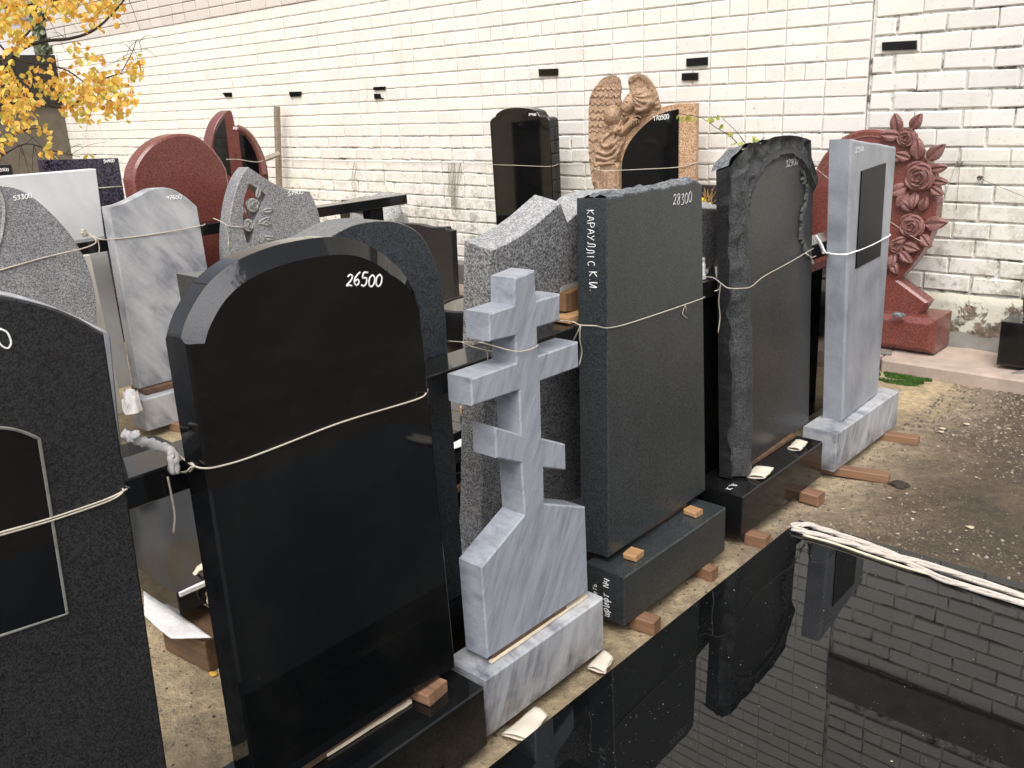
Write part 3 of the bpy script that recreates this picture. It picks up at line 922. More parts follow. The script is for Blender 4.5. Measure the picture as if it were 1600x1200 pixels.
# name written down the near side: local side plane x = const, looking -Y
sideD = Matrix(((0, -1, 0, 0.0), (1, 0, 0, 0), (0, 0, 1, 0), (0, 0, 0, 1)))
def side_write(parent, text, zs, h, x0, yy, rot, r, wd=None, adv=0.72, name='name_mark', lean_x=None):
    # strokes on the side x = x0 - small; u runs into the stone (y), v up (z)
    mb = MB(); ca, sa = math.cos(rot), math.sin(rot)
    cx = 0; wd = wd or h * 0.85
    rnd = random.Random(5)
    for ch in text:
        if ch == ' ': cx += wd * 0.9; continue
        jj = rnd.uniform(-.1, .1) * h
        for st in GLY[ch]:
            P = []
            for (u, v) in (cat(st, 4) if len(st) > 2 else st):
                lx = cx + u * wd; lz = v * h + jj
                # the near side is seen from -Y: its right hand end is the front of the stone (y = 0)
                uu = lx * ca - lz * sa; vv = lx * sa + lz * ca
                P.append(Vector((x0 - 0.0012, yy - uu, zs + vv)))
            V, Fc = tube_data(P, r, 5)
            V = [Vector(((x0 if lean_x is None else lean_x * p.z) - 0.0012 + (p.x - x0 + 0.0012) * 0.35, p.y, p.z)) for p in V]
            mb.add(V, Fc)
        cx += wd * (adv if ch != '.' else adv * 0.5)
    return link(name, mb.mesh(name, True, None), PAINT, parent)
zz1, zz2 = on_y(930, 334, 1.96).z - 0.235, on_y(933, 425, 1.96).z - 0.235
side_write(D, 'KAPAYLLIC', zz1, 0.024, xl, 0.068, R(-90), 0.0012, (zz1 - zz2) / 9 / .72 * 1.02, lean_x=xl / topD[0][1])
side_write(D, 'K.i.', zz2 - 0.014, 0.027, xl, 0.062, R(-90), 0.0015, 0.028, lean_x=xl / topD[0][1])
pD = plinth('dark green grey plinth with white lettering under the headstone priced 28300', -1.395, 1.93, 2.52, 0.045, 0.21, 0.15, GREEN)
side_write(pD, 'wrift N4', 0.012, 0.021, 0.0, 0.055, R(90), 0.0015, 0.022, name='plinth_mark')
side_write(pD, 'i metb.', 0.03, 0.016, 0.0, 0.095, R(95), 0.0011, 0.018, name='plinth_mark')

# F: marble stone with a black plate
ff = Face((-1.424, 3.52, 0.205), (-0.04, 1.0), 1.2)
Fs = thing('headstone', 'pale blue grey marble headstone with a tall black plate, last of the first row', 'headstone', ff.m, G1)
t0, t1 = ff.l(1331, 217), ff.l(1401, 229)
b0, b1 = ff.l(1317, 657), ff.l(1372, 612)
jt = jag([t0, ((t0[0] + t1[0]) / 2, (t0[1] + t1[1]) / 2), t1], 8, 0.0015, 9)
oF = [(b0[0], 0.0), (b1[0], 0.0)] + jt[::-1]
link('slab', prism('slab', oF, 0.088, ws=[0.008] * len(oF), depth=1.0), MARBLE_F, Fs)
link('black_plate', prism('black_plate', ff.L([(1336, 420), (1374, 400), (1383, 254.5), (1345, 267.5)]), 0.008, 0.001, y0=-0.005), MATT, Fs)
write_px(Fs, ff, '21500', (1336, 240), (1349, 235), 8, r=0.0012)
plinth('streaked blue grey marble plinth standing last in the first row', -1.385, 3.39, 4.06, 0.035, 0.205, 0.15, MARBLE_BASE, b=0.005)

# E: carved stone, relief as a real height field
fe = Face((-1.475, 2.745, 0.21), (-0.045, 1.0), 2.0)
E_ = thing('headstone', 'dark carved headstone with a split rock edge and arched panel, priced 32900', 'headstone', fe.m, G1)
def carved_E():
    topE = [fe.l(*p) for p in [(1150, 258), (1153, 246), (1166, 233), (1172, 225), (1182, 222), (1192, 224), (1200, 218), (1212, 217), (1222, 213), (1238, 211), (1252, 213), (1262, 216), (1270, 219), (1271, 231), (1269, 240), (1272, 249), (1279, 270), (1281, 283)]]
    s0, s1 = fe.l(1150, 258)[0], fe.l(1281, 283)[0]
    sb1 = fe.l(1268, 668)[0]
    s1 = max(s1, sb1)
    nx, nz = 74, 150
    def top(s):
        for i in range(len(topE) - 1):
            a, b = topE[i], topE[i + 1]
            if a[0] <= s <= b[0]:
                t = (s - a[0]) / max(1e-6, b[0] - a[0]); return a[1] + (b[1] - a[1]) * t
        return topE[0][1] if s < topE[0][0] else topE[-1][1]
    # arch of the panel
    arcp = [fe.l(*p) for p in [(1174, 330), (1180, 300), (1193, 272), (1210, 250), (1228, 240), (1243, 240), (1258, 250), (1270, 268), (1278, 290)]]
    xa = arcp[0][0]
    def archz(s):
        for i in range(len(arcp) - 1):
            a, b = arcp[i], arcp[i + 1]
            if a[0] <= s <= b[0]:
                t = (s - a[0]) / max(1e-6, b[0] - a[0]); t = t; return a[1] + (b[1] - a[1]) * t
        return -1 if s < xa else arcp[-1][1]
    def d(s, z, zt):
        n1 = noise.noise(Vector((s * 22, z * 9, 0))); n2 = noise.noise(Vector((s * 60, z * 25, 4))); n3 = noise.noise(Vector((s * 8, z * 4, 7)))
        inside = s > xa + 0.004 and z < archz(s) - 0.004
        if inside:
            e = min((s - xa) / 0.012, (archz(s) - z) / 0.014)
            v = 0.020
            if e < 1: v = 0.020 - 0.010 * (1 - e)
            # second, lower moulding step
            if s > xa + .02 and z < archz(s) - .022: v = 0.023
            # small carved flower and leaf garland low in the panel and on its right side
            return v
        # rock edge, tree trunk
        trunk_c = s0 + (xa - s0) * 0.62 + 0.012 * math.sin(z * 5)
        w_ = (xa - s0) * 0.42
        v = 0.012 + n3 * 0.008
        q = 1 - ((s - trunk_c) / w_) ** 2
        if q > 0: v -= 0.026 * math.sqrt(q) * (1 if z < zt - .06 else .6)
        if s < s0 + (xa - s0) * 0.35: v += 0.006 + abs(n1) * 0.02
        v += n1 * 0.006 + n2 * 0.003
        if s > xa:       # archivolt above the panel
            h_ = z - archz(s)
            if h_ < 0.028: v = 0.004 + 0.004 * math.sin(h_ / .028 * 3.1)
            else:
                c_ = noise.noise(Vector((round(s * 26) * .5, round(z * 22) * .5, 9)))
                v += -0.004 + abs(noise.noise(Vector((s * 14, z * 16, 9)))) * 0.03 + c_ * 0.010
            v = v * min(1, max(0, (s1 - s) / 0.035)) + 0.006 * (1 - min(1, max(0, (s1 - s) / 0.035)))
        return v
    V, Fc = [], []
    for i in range(nx + 1):
        s = s0 + (s1 - s0) * i / nx
        zt = top(s)
        for k in range(nz + 1):
            z = zt * k / nz
            wob = (noise.noise(Vector((z * 10, 3, 1))) * 0.012 + noise.noise(Vector((z * 35, 1, 1))) * 0.004) * max(0, 1 - (s - s0) / 0.05)
            tf = min(1, max(0, (zt - z) / 0.08))
            ss = s + wob * tf if i < 8 else s
            dv = d(s, z, zt)
            V.append((ss, dv * min(1, (zt - z) / 0.02 + .25) + 0.004, z))
    st = nz + 1
    for i in range(nx):
        for k in range(nz):
            a = i * st + k
            Fc.append((a, a + st, a + st + 1, a + 1))
    me = mesh('carved_front', V, Fc, True, 50)
    # body behind
    n = nx + 1
    Vb, Fb = [], []
    rows = 6
    for r_ in range(rows + 1):
        t = r_ / rows
        for i in range(n):
            vtop = Vector(V[i * st + nz])
            y = vtop.y + (0.072 - vtop.y) * t
            Vb.append((vtop.x, y, vtop.z - 0.02 * t + (noise.noise(Vector((vtop.x * 30, t * 3, 2))) * 0.005 * math.sin(t * 3.1) if i else 0)))
    for r_ in range(rows):
        for i in range(n - 1):
            a = r_ * n + i
            Fb.append((a, a + 1, a + n + 1, a + n))
    m1 = mesh('split_top', Vb, Fb)
    Vs, Fs_ = [], []
    for k in range(nz + 1):
        v = Vector(V[k]); Vs.append(tuple(v)); Vs.append((V[nz][0], 0.072, v.z * (V[nz][2] - 0.02) / V[nz][2]))
    for k in range(nz):
        Fs_.append((2 * k, 2 * k + 2, 2 * k + 3, 2 * k + 1))
    b = len(Vs)
    for k in range(nz + 1):
        v = Vector(V[nx * st + k]); Vs.append(tuple(v)); Vs.append((v.x, 0.072, v.z))
    for k in range(nz):
        Fs_.append((b + 2 * k, b + 2 * k + 1, b + 2 * k + 3, b + 2 * k + 2))
    b = len(Vs)
    for i in range(n):
        Vs.append((s0 + (s1 - s0) * i / nx, 0.072, 0)); Vs.append((V[i * st + nz][0], 0.072, V[i * st + nz][2] - 0.02))
    for i in range(nx): Fs_.append((b + 2 * i, b + 2 * i + 1, b + 2 * i + 3, b + 2 * i + 2))
    m2 = mesh('slab', Vs, Fs_)
    link('carved_front', me, None, E_)
    link('split_top', m1, GREYCHIP, E_)
    link('slab', m2, CHARCOAL, E_)
    # two tones on the front: polished panel, split rock around it
    me.materials.append(m_granite('split black granite', (0.016, 0.017, 0.018), (0.065, 0.068, 0.070), scale=300, rough=0.5, bumpv=0.6))
    me.materials.append(m_granite('honed brownish black granite', (0.010, 0.0105, 0.0105), (0.062, 0.060, 0.055), scale=330, lo=.46, hi=.66, rough=0.3, bumpv=0.05))
    mi = []
    for p in me.polygons:
        c = p.center
        mi.append(1 if (c.x > xa + 0.012 and c.z < archz(c.x) - 0.012) else 0)
    me.polygons.foreach_set('material_index', mi)
    return s0, s1, xa, archz
s0E, s1E, xaE, archE = carved_E()
write_px(E_, fe, '32900', (1234, 261), (1254, 256), 11, r=0.0008)
E_.children[-1].location = (0, 0.0175, 0)
for c_ in E_.children:
    if c_.name.startswith('price_mark'): c_.location = (0, 0.0175, 0)
# engraved garland down the right of the panel
mb = MB(); rnd = random.Random(2)
def leaf_pts(c, ang, L, Wd, y=-0.001, yb=0.002):
    P = []
    for t, q in ((0, 0), (.25, .8), (.5, 1), (.8, .55), (1, 0), (.8, -.55), (.5, -1), (.25, -.8)):
        P.append((c[0] + math.cos(ang) * t * L - math.sin(ang) * q * Wd, y, c[1] + math.sin(ang) * t * L + math.cos(ang) * q * Wd))
    return P
for i in range(26):
    t = i / 25
    px = 1262 + 6 * math.sin(t * 7) + 6 * t; py = 266 + 130 * t
    c = fe.l(px, py); a = R(250 + rnd.uniform(-60, 60))
    P = leaf_pts(c, a, 0.03, 0.006)
    mb.add([(p[0], 0.0165, p[2]) for p in P] + [(p[0], 0.026, p[2]) for p in P], [tuple(range(7, -1, -1))] + [(k, (k + 1) % 8, 8 + (k + 1) % 8, 8 + k) for k in range(8)])
link('leaf_garland', mb.mesh('leaf_garland'), m_plain('engraved greenish grey', (0.075, 0.085, 0.078), 0.8), E_)
pE = plinth('black plinth with folded cardboard pads under the carved headstone priced 32900', -1.40, 2.64, 3.29, 0.045, 0.2, 0.165, BLACK_DUSTY)
mb = MB()
side = link('plinth_mark', mesh('plinth_mark', [], []), PAINT, pE)
bpy.data.objects.remove(side)
mt = Matrix(((1, 0, 0, 0.05), (0, 0, 1, 0.06), (0, 1, 0, 0.1552), (0, 0, 0, 1)))
write(pE, 'K.L.', 0.0, 0.0, 0.022, 0.03, 0.0014, on=Matrix(((1, 0, 0, 0.03), (0, 0, -1, 0.085), (0, -1, 0, 0.154), (0, 0, 0, 1))), name='plinth_mark')
for x, y_, lab in ((-1.455, 2.70, 'clear plastic scrap beside the foot of the carved headstone'),):
    pass

# spacers, pads, wedges --------------------------------------------------------
def pad(name, label, corners, z, t=0.004, mat=None, cat_='cardboard pad', group='cream cardboard pads', curl=0.012, fold=True):
    P = [on_z(px, py, z) for px, py in corners]
    c = sum(P, Vector()) / 4
    V, Fc = [], []
    n = 10; rnd = random.Random(int(corners[0][0]))
    layers = (0, 1) if fold else (0,)
    for ly in layers:
        b = len(V)
        for i in range(n + 1):
            for j in range(n + 1):
                u, v = i / n, j / n
                p = (P[0] * (1 - u) + P[1] * u) * (1 - v) + (P[3] * (1 - u) + P[2] * u) * v
                e = noise.noise(p * 30) * 0.003
                lift = curl * (u ** 3) + ly * (t + 0.012 * math.sin(math.pi * min(1, u * 1.0)) * .8)
                V.append((p.x - c.x + (noise.noise(Vector((p.x * 60, p.y * 60, ly))) * .004 if j in (0, n) or i in (0, n) else 0), p.y - c.y, lift + e + 0.002))
        for i in range(n):
            for j in range(n):
                a = b + i * (n + 1) + j
                Fc.append((a, a + 1, a + n + 2, a + n + 1))
    me = mesh(name, V, Fc, True, None)
    o = link(name, me, mat or CARD, None, Matrix.Translation(c))
    md = o.modifiers.new('thick', 'SOLIDIFY'); md.thickness = 0.0022; md.offset = 0
    tag(o, label, cat_, group)
    return o
pad('cardboard_pad', 'near folded cream pad on the black plinth of the carved headstone', [(1166, 746), (1195, 753), (1209, 738), (1178, 732)], 0.2)
pad('cardboard_pad', 'far folded cream pad on the black plinth of the carved headstone', [(1230, 702), (1250, 709), (1262, 697), (1243, 690)], 0.2)
pad('cardboard_pad', 'torn cream pad on the ground under the near corner of the cross plinth', [(784, 1150), (828, 1164), (856, 1125), (835, 1108)], 0.01, curl=0.01)
pad('cardboard_pad', 'cream pad on the ground by the far corner of the cross plinth', [(918, 1045), (945, 1058), (958, 1035), (940, 1018)], 0.01)

def yb(px, py, z): return on_z(px, py, z)
block('wood_block', 'reddish wedge on the black plinth at the foot of the headstone priced 26500', yb(672, 1086, 0.2), (0.055, 0.075, 0.03), R(8), WOOD_R)
block('wood_block', 'orange wedge at the near foot of the green grey headstone', yb(990, 870, 0.212), (0.045, 0.055, 0.018), R(5), WOOD_O)
block('wood_block', 'orange wedge at the far foot of the green grey headstone', yb(1083, 803, 0.212), (0.05, 0.045, 0.018), R(-4), WOOD_O)
block('wood_block', 'reddish block under the near end of the green grey plinth', yb(1008, 982, 0.0), (0.085, 0.05, 0.045), R(6), WOOD_R)
block('wood_block', 'small reddish block under the far end of the green grey plinth', yb(1103, 902, 0.0), (0.07, 0.045, 0.045), R(-3), WOOD_R)
block('wood_block', 'brown block under the near part of the carved headstone plinth', yb(1183, 851, 0.0), (0.08, 0.05, 0.045), R(4), WOOD_R)
block('wood_block', 'brown block under the far end of the carved headstone plinth', yb(1268, 784, 0.0), (0.08, 0.06, 0.045), R(-4), WOOD_R)
block('wood_block', 'orange brown stick jutting out from under the near end of the last marble plinth', Vector((-1.35, 3.47, 0.0)), (0.30, 0.05, 0.035), R(12), WOOD_R)
block('wood_block', 'orange brown stick jutting out from under the far end of the last marble plinth', Vector((-1.38, 3.95, 0.0)), (0.26, 0.055, 0.035), R(10), WOOD_R)
block('wood_block', 'hidden damp block under the cross plinth', Vector((-1.45, 1.45, 0.0)), (0.10, 0.05, 0.03), 0, WOOD_D)
block('wood_block', 'dark damp block under the black plinth of the headstone priced 26500', Vector((-1.46, 1.2, 0.0)), (0.12, 0.06, 0.03), 0, WOOD_D)
# cream strips
def strip(label, a, b, w_, h_, mat, sag=0.0):
    a, b = Vector(a), Vector(b); d = b - a; L = d.length
    m = Matrix.Translation(a) @ Vector((1, 0, 0)).rotation_difference(d.normalized()).to_matrix().to_4x4()
    mb = MB(); n = 14; V, Fc = [], []
    for i in range(n + 1):
        t = i / n; tap = 0.55 + 0.45 * min(1, t * 3 + .2)
        wv = noise.noise(Vector((t * 6, 2, 1))) * 0.002
        for (yy, zz) in ((-w_ / 2 * tap, 0), (w_ / 2 * tap, 0), (w_ / 2 * tap, h_), (-w_ / 2 * tap, h_)):
            V.append((L * t, yy + wv, zz + wv))
    for i in range(n):
        for j in range(4):
            Fc.append((i * 4 + j, i * 4 + (j + 1) % 4, i * 4 + 4 + (j + 1) % 4, i * 4 + 4 + j))
    Fc += [(3, 2, 1, 0), (n * 4, n * 4 + 1, n * 4 + 2, n * 4 + 3)]
    o = link('cream_strip', mesh('cream_strip', V, Fc), mat, None, m)
    tag(o, label, 'strip')
strip('cream strip along the foot of the headstone priced 26500', on_z(480, 1198, 0.202), on_z(640, 1096, 0.202), 0.018, 0.008, FOAM)
strip('thin cream strip along the foot of the three barred cross', on_z(766, 1036, 0.203), on_z(915, 931, 0.203), 0.016, 0.006, FOAM)
block('wood_block', 'thin wooden slip under the foot of the three barred cross', Vector((-1.455, 1.55, 0.203)), (0.06, 0.3, 0.02), 0, WOOD_D)
block('wood_block', 'thin wooden slip under the foot of the headstone priced 26500', Vector((-1.50, 1.0, 0.202)), (0.06, 0.45, 0.03), 0, WOOD_D)
block('wood_block', 'thin wooden slip under the foot of the green grey headstone', Vector((-1.53, 2.25, 0.212)), (0.05, 0.4, 0.02), 0, WOOD_D)
block('wood_block', 'thin wooden slip under the carved headstone priced 32900', Vector((-1.53, 3.05, 0.202)), (0.05, 0.45, 0.012), 0, WOOD_D)

# the big black slab lying in the right foreground
sl = thing('granite_slab', 'large black polished granite slab lying flat in the right foreground', 'slab', Matrix.Translation((-0.46, 1.3, 0.15)))
link('slab', (lambda me: me)(prism('slab', [(-0.67, -1.9), (0.67, -1.9), (0.67, 1.205), (-0.67, 1.205)], 0.08, w=0.003)), BLACK_SLAB, sl)
sl.children[0].rotation_euler = (R(-90), 0, 0)
sl.children[0].location = (0, 0, 0.10)
for k, yy in enumerate((-1.6, -0.6, 0.9)):
    block('wood_bearer', ['near wooden bearer under the big flat black slab', 'middle wooden bearer under the big flat black slab', 'far wooden bearer under the big flat black slab'][k], Vector((-0.46, 1.3 + yy, 0)), (1.0, 0.09, 0.17), 0, WOOD_D, 'wood beam', 'wooden bearers under the flat slab')
# thick twisted rope across its far end
zr = 0.262
R0 = [on_z(px, py, zr) for px, py in [(1236, 822), (1262, 820), (1300, 832), (1350, 848), (1400, 868), (1450, 882), (1520, 905), (1620, 938), (1760, 980), (1900, 1025)]]
R1 = [on_z(px, py, zr - .004) for px, py in [(1238, 826), (1275, 835), (1330, 850), (1380, 866), (1420, 880), (1470, 903), (1530, 922), (1620, 950), (1760, 994), (1900, 1038)]]
R2 = [on_z(px, py, zr - .005) for px, py in [(1255, 836), (1300, 848), (1350, 865), (1420, 888), (1480, 905), (1560, 930), (1620, 946), (1760, 990), (1900, 1030)]]
def strands(paths, r, mat, name, label, cat_='rope', k=6):
    mb = MB()
    for P in paths:
        Q = cat(P, 14)
        for s in range(3):
            S = []
            for i, p in enumerate(Q):
                d = Vector(Q[min(i + 1, len(Q) - 1)]) - Vector(Q[max(0, i - 1)])
                a = d.cross(Vector((0, 0, 1))).normalized(); b = Vector((0, 0, 1))
                t = i * 0.17 + s * 2.094 + noise.noise(Vector((i * .05, s, 1))) * 1.5
                q_ = r * (0.62 + 0.45 * noise.noise(Vector((i * .09, s * 3, 5))))
                S.append(Vector(p) + a * math.cos(t) * q_ * 1.25 + b * math.sin(t) * q_ * 0.6)
            mb.tube(S, r * 0.6, k)
    rf = random.Random(8)
    for P in paths:
        Q = cat(P, 14)
        for k in range(260):
            p = Vector(rf.choice(Q)); d = Vector((rf.uniform(-.6, 1), rf.uniform(-1, .4), rf.uniform(-.2, .5))).normalized()
            mb.tube([p, p + d * r * 1.3, p + d * r * 1.8 + Vector((rf.uniform(-.004, .004), rf.uniform(-.004, .004), 0))], 0.0004, 3)
    o = link(name, mb.mesh(name, True, None), mat); tag(o, label, cat_)
    return o
ROPEW = m_plain('thick white rope', (0.60, 0.53, 0.47), 0.9, 0.2, 120, 0.6, 500)
strands([R0, R1], 0.0085, ROPEW, 'thick_rope', 'thick white twisted rope across the far end of the flat black slab')
rope('cord', 'thin cream cord lying along the thick rope on the flat black slab', R2, 0.004, FOAM, cat_='cord')

# ------------------------------------------------------------------ the long black beams the headstones lean on
def beam(label, x, y0, y1, ztop, wd=0.115, hh=0.062, mat=None):
    o = link('granite_beam', box('granite_beam', 0, y1 - y0, 0, wd, -hh, 0, 0.003), mat or BLACK_DUSTY, None, Face((x, y0, ztop), (0, 1)).m)
    tag(o, label, 'beam', 'black granite beams')
    return o
BX, BZ = -1.60, 0.93
beam('near end of the long black beam behind the first row, left of the cross', BX, -0.6, 1.985, BZ)
beam('middle length of the black beam behind the green grey headstone', BX, 1.99, 3.2, BZ)
beam('far length of the black beam behind the last two headstones', BX, 3.205, 4.35, BZ)
for k, (yy, lab) in enumerate(((0.25, 'black granite post carrying the beam behind the charcoal headstone'), (2.12, 'black granite post carrying the beam behind the green grey headstone'), (3.12, 'black granite post carrying the beam behind the carved headstone'), (4.0, 'black granite post carrying the far end of the beam'))):
    o = link('granite_post', box('granite_post', 0, 0.1, 0.012, 0.1, 0.0, BZ - 0.064, 0.003), BLACK_DUSTY, None, Face((BX, yy, 0.0), (0, 1)).m)
    tag(o, lab, 'post', 'posts under the beams')

# small things on the beam: rag, wood offcut, plank, plastic
zb = BZ + 0.002
def rag(label, c, rx, ry, h_, seed, mat=None):
    V, Fc = [], []; n, m_ = 22, 12
    for j in range(m_ + 1):
        for i in range(n):
            a = 2 * math.pi * i / n; t = j / m_
            rr = math.sin(t * math.pi / 2)
            p = Vector((math.cos(a) * rx * rr, math.sin(a) * ry * rr, h_ * (1 - t ** 2)))
            q = noise.noise(Vector((math.cos(a) * 2.4, math.sin(a) * 2.4, t * 3 + seed))) 
            fold = abs(noise.noise(Vector((math.cos(a) * 4, math.sin(a) * 4, t * 5 + seed + 9))))
            p.x *= 1 + q * 0.4; p.y *= 1 + q * 0.4; p.z = max(0.001, p.z + (fold - .25) * h_ * 0.9 * rr)
            V.append(p)
    for j in range(m_):
        for i in range(n):
            Fc.append((j * n + i, j * n + (i + 1) % n, (j + 1) * n + (i + 1) % n, (j + 1) * n + i))
    o = link('rag', mesh('rag', V, Fc, True, None), mat or CLOTH, None, Matrix.Translation(c)); tag(o, label, 'rag')
rag('crumpled white rag on the black beam between the 28300 and 32900 headstones', Vector((-1.68, 2.70, zb)), 0.05, 0.12, 0.075, 3)
oc = on_z(895, 495, zb)
fwo = fx(-1.668, oc.y, zb + .018)
wo = link('wood_offcut', prism('wood_offcut', fwo.L([(884, 487), (884, 459), (892, 457), (901, 452), (914, 448), (917, 484)]), 0.03, 0.001), m_wood('brown end grain', (0.22, 0.125, 0.06), (0.10, 0.05, 0.025), (30, 30, 2)), None, fwo.m)
tag(wo, 'brown upright wood offcut with torn top on the beam behind the cross', 'wood block')
block('pine_plank', 'orange pine plank on the beam beside the cross top bar', Vector((-1.655, oc.y + 0.02, zb)), (0.06, 0.20, 0.018), R(0), WOOD_O, cat_='plank', group=None)
fpl = fx(-1.704, oc.y, zb)
gl = NT('cloudy plastic', 0.4); gl.color((0.55, 0.52, 0.48)); gl.b.inputs['Transmission Weight'].default_value = 0.35
o = link('plastic_sheet', prism('plastic_sheet', fpl.L([(874, 490), (877, 440), (881, 434), (911, 433), (914, 443), (921, 456), (922, 482)]), 0.004, 0.001), gl.m, None, fpl.m)
tag(o, 'cloudy plastic piece standing behind the wood offcut on the beam', 'plastic')
# ------------------------------------------------------------------ SECOND ROW, leaning on the beam from the other side
G2 = 'headstones of the second row'
XB = BX - 0.118
fh = fx(XB - 0.004, 0.95, 0.2, lean=0.0)
Hh = thing('headstone', 'dark blue grey headstone with a thick wavy top coloured as reflected sky behind the stone priced 26500', 'headstone', fh.m, G2)
tp = cat(fh.L([(322, 436), (380, 428), (450, 398), (510, 372), (550, 352), (590, 345), (628, 349), (660, 370), (683, 420), (696, 490), (700, 560)]), 5)
oH = [(tp[0][0], 0.0), (tp[-1][0] + .002, 0.0)] + tp[::-1]
mh = prism('slab', oH, 0.125, w=0.002)
mh.materials.append(STEEL); mh.materials.append(STEELTOP)
mh.polygons.foreach_set('material_index', [1 if (p.normal.z > 0.25) else 0 for p in mh.polygons])
link('slab', mh, None, Hh)
o = link('plinth', box('plinth', 0, 0.46, 0, 0.30, 0, 0.16, .004), BLACK, None, Face((-1.665, 1.15, 0.04), (0, 1)).m)
tag(o, 'black plinth of the wavy dark blue grey headstone, beside the cross plinth', 'plinth', 'plinths of the second row')

def solve_lean(xfoot, zfoot, xtop, ztop): return math.degrees(math.atan2(xfoot - xtop, ztop - zfoot))
fi = fx(-1.86, 1.80, 0.2, lean=solve_lean(-1.86, .2, XB - .004, .93))
I_ = thing('headstone', 'wide speckled grey granite headstone with a double peaked top behind the cross', 'headstone', fi.m, G2)
tl = cat(fi.L([(766, 391), (800, 376), (835, 352), (860, 330), (876, 316)]), 6) 
tr_ = cat(fi.L([(887, 346), (905, 330), (922, 316), (960, 308), (1010, 306), (1060, 312), (1097, 324), (1128, 326)]), 5)
oI = [(fi.l(775, 830)[0], 0.0), (tr_[-1][0] + .03, 0.0), (tr_[-1][0] + .03, tr_[-1][1])] + tr_[::-1] + tl[::-1]
ql = fi.l(753, 830)
oI[0] = (tl[0][0] + (ql[0] - tl[0][0]) * tl[0][1] / (tl[0][1] - ql[1]), 0.0)
mi_ = prism('slab', oI, 0.10, w=0.003)
mi_.materials.append(GREY); mi_.materials.append(GREYLIGHT)
mi_.polygons.foreach_set('material_index', [1 if (p.normal.z > 0.25) else 0 for p in mi_.polygons])
link('slab', mi_, None, I_)
o = link('plinth', box('plinth', 0, 1.42, 0, 0.28, 0, 0.155, .003), GREY, None, Face((-1.80, 1.70, 0.045), (0, 1)).m)
tag(o, 'speckled grey granite plinth low behind the cross', 'plinth', 'plinths of the second row')

o = link('black_slab', box('black_slab', 0, 0.62, 0, 0.06, 0, 0.68, .003), BLACK, None, fx(-1.615 - .005, 2.36, 0.19).m)
tag(o, 'black polished slab standing under the beam behind the 28300 stone', 'slab')
o = link('plinth', box('plinth', 0, 0.75, 0, 0.14, 0, 0.15, .003), BLACK_DUSTY, None, fx(-1.575, 2.30, 0.035).m)
tag(o, 'black plinth standing behind the green grey plinth', 'plinth', 'plinths of the second row')
fj = fx(XB - 0.03, 3.30, 0.04)
zt = fj.l(1280, 421)[1]
o = link('black_slab', box('black_slab', 0, 1.15, 0, 0.08, 0, zt, .003), BLACK, None, fj.m)
tag(o, 'tall black polished slab seen between the carved stone and the last marble stone', 'slab')

# low stacks between the rows
zs = 0.235
c1 = on_z(276, 927, zs)
m_st = Matrix.Translation((0, 0, 0))
GS = []
def flat_slab(label, x0, x1, y0, y1, z0, z1, mat, grp='flat granite slabs between the rows', b=0.003):
    f = Face((x1, y0, z0), (0, 1))
    o = link('granite_slab', box('granite_slab', 0, y1 - y0, 0, x1 - x0, 0, z1 - z0, b), mat, None, f.m)
    tag(o, label, 'slab', grp); return o
flat_slab('wet black slab lying flat between the charcoal stone and the 26500 stone', c1.x - 1.35, c1.x, c1.y, c1.y + 0.62, zs - 0.075, zs, BLACK_DUSTY)
edge = strip('pale taped edge strip on the wet black slab', (c1.x + .004, c1.y + 0.006, zs - .012), (c1.x + .004, c1.y + 0.42, zs - .012), 0.016, 0.012, CLOTH)
loop = []
for k in range(13):
    a = k / 12 * math.pi * 2
    loop.append((c1.x - 0.02 + 0.055 * math.sin(a), c1.y + 0.10 + 0.02 * math.cos(a * 2), zs - 0.045 + 0.075 * math.cos(a)))
rope('cloth_tie', 'cream cloth tie looped round the corner of the wet black slab', loop, 0.009, FOAM, cat_='cloth tie', parts=[([(c1.x + .03, c1.y + .12, zs + .03), (c1.x + .05, c1.y + .16, zs + .04), (c1.x + .03, c1.y + .22, zs + .02)], 0.012)])
block('granite_offcut', 'small black and grey stone offcut beside the corner of the wet black slab', Vector((c1.x + 0.05, c1.y + 0.25, 0.10)), (0.08, 0.16, 0.10), 0, BLACK_DUSTY, 'stone offcut', None)
wb = on_z(305, 1056, 0)
block('wood_block', 'thick dark red timber block under the cardboard and the wet black slab', Vector((wb.x - 0.09, wb.y + 0.09, 0)), (0.22, 0.14, 0.105), R(6), WOOD_D)
pad('cardboard_sheet', 'torn white packing sheet under the wet black slab', [(226, 962), (268, 1003), (332, 1002), (224, 915)], 0.115, t=0.002, mat=CLOTH, cat_='packing sheet', group=None, curl=0.01, fold=False)
block('wood_block', 'dark timber block under the back of the wet black slab', Vector((c1.x - 1.1, c1.y + 0.3, 0)), (0.1, 0.5, 0.155), 0, WOOD_D)

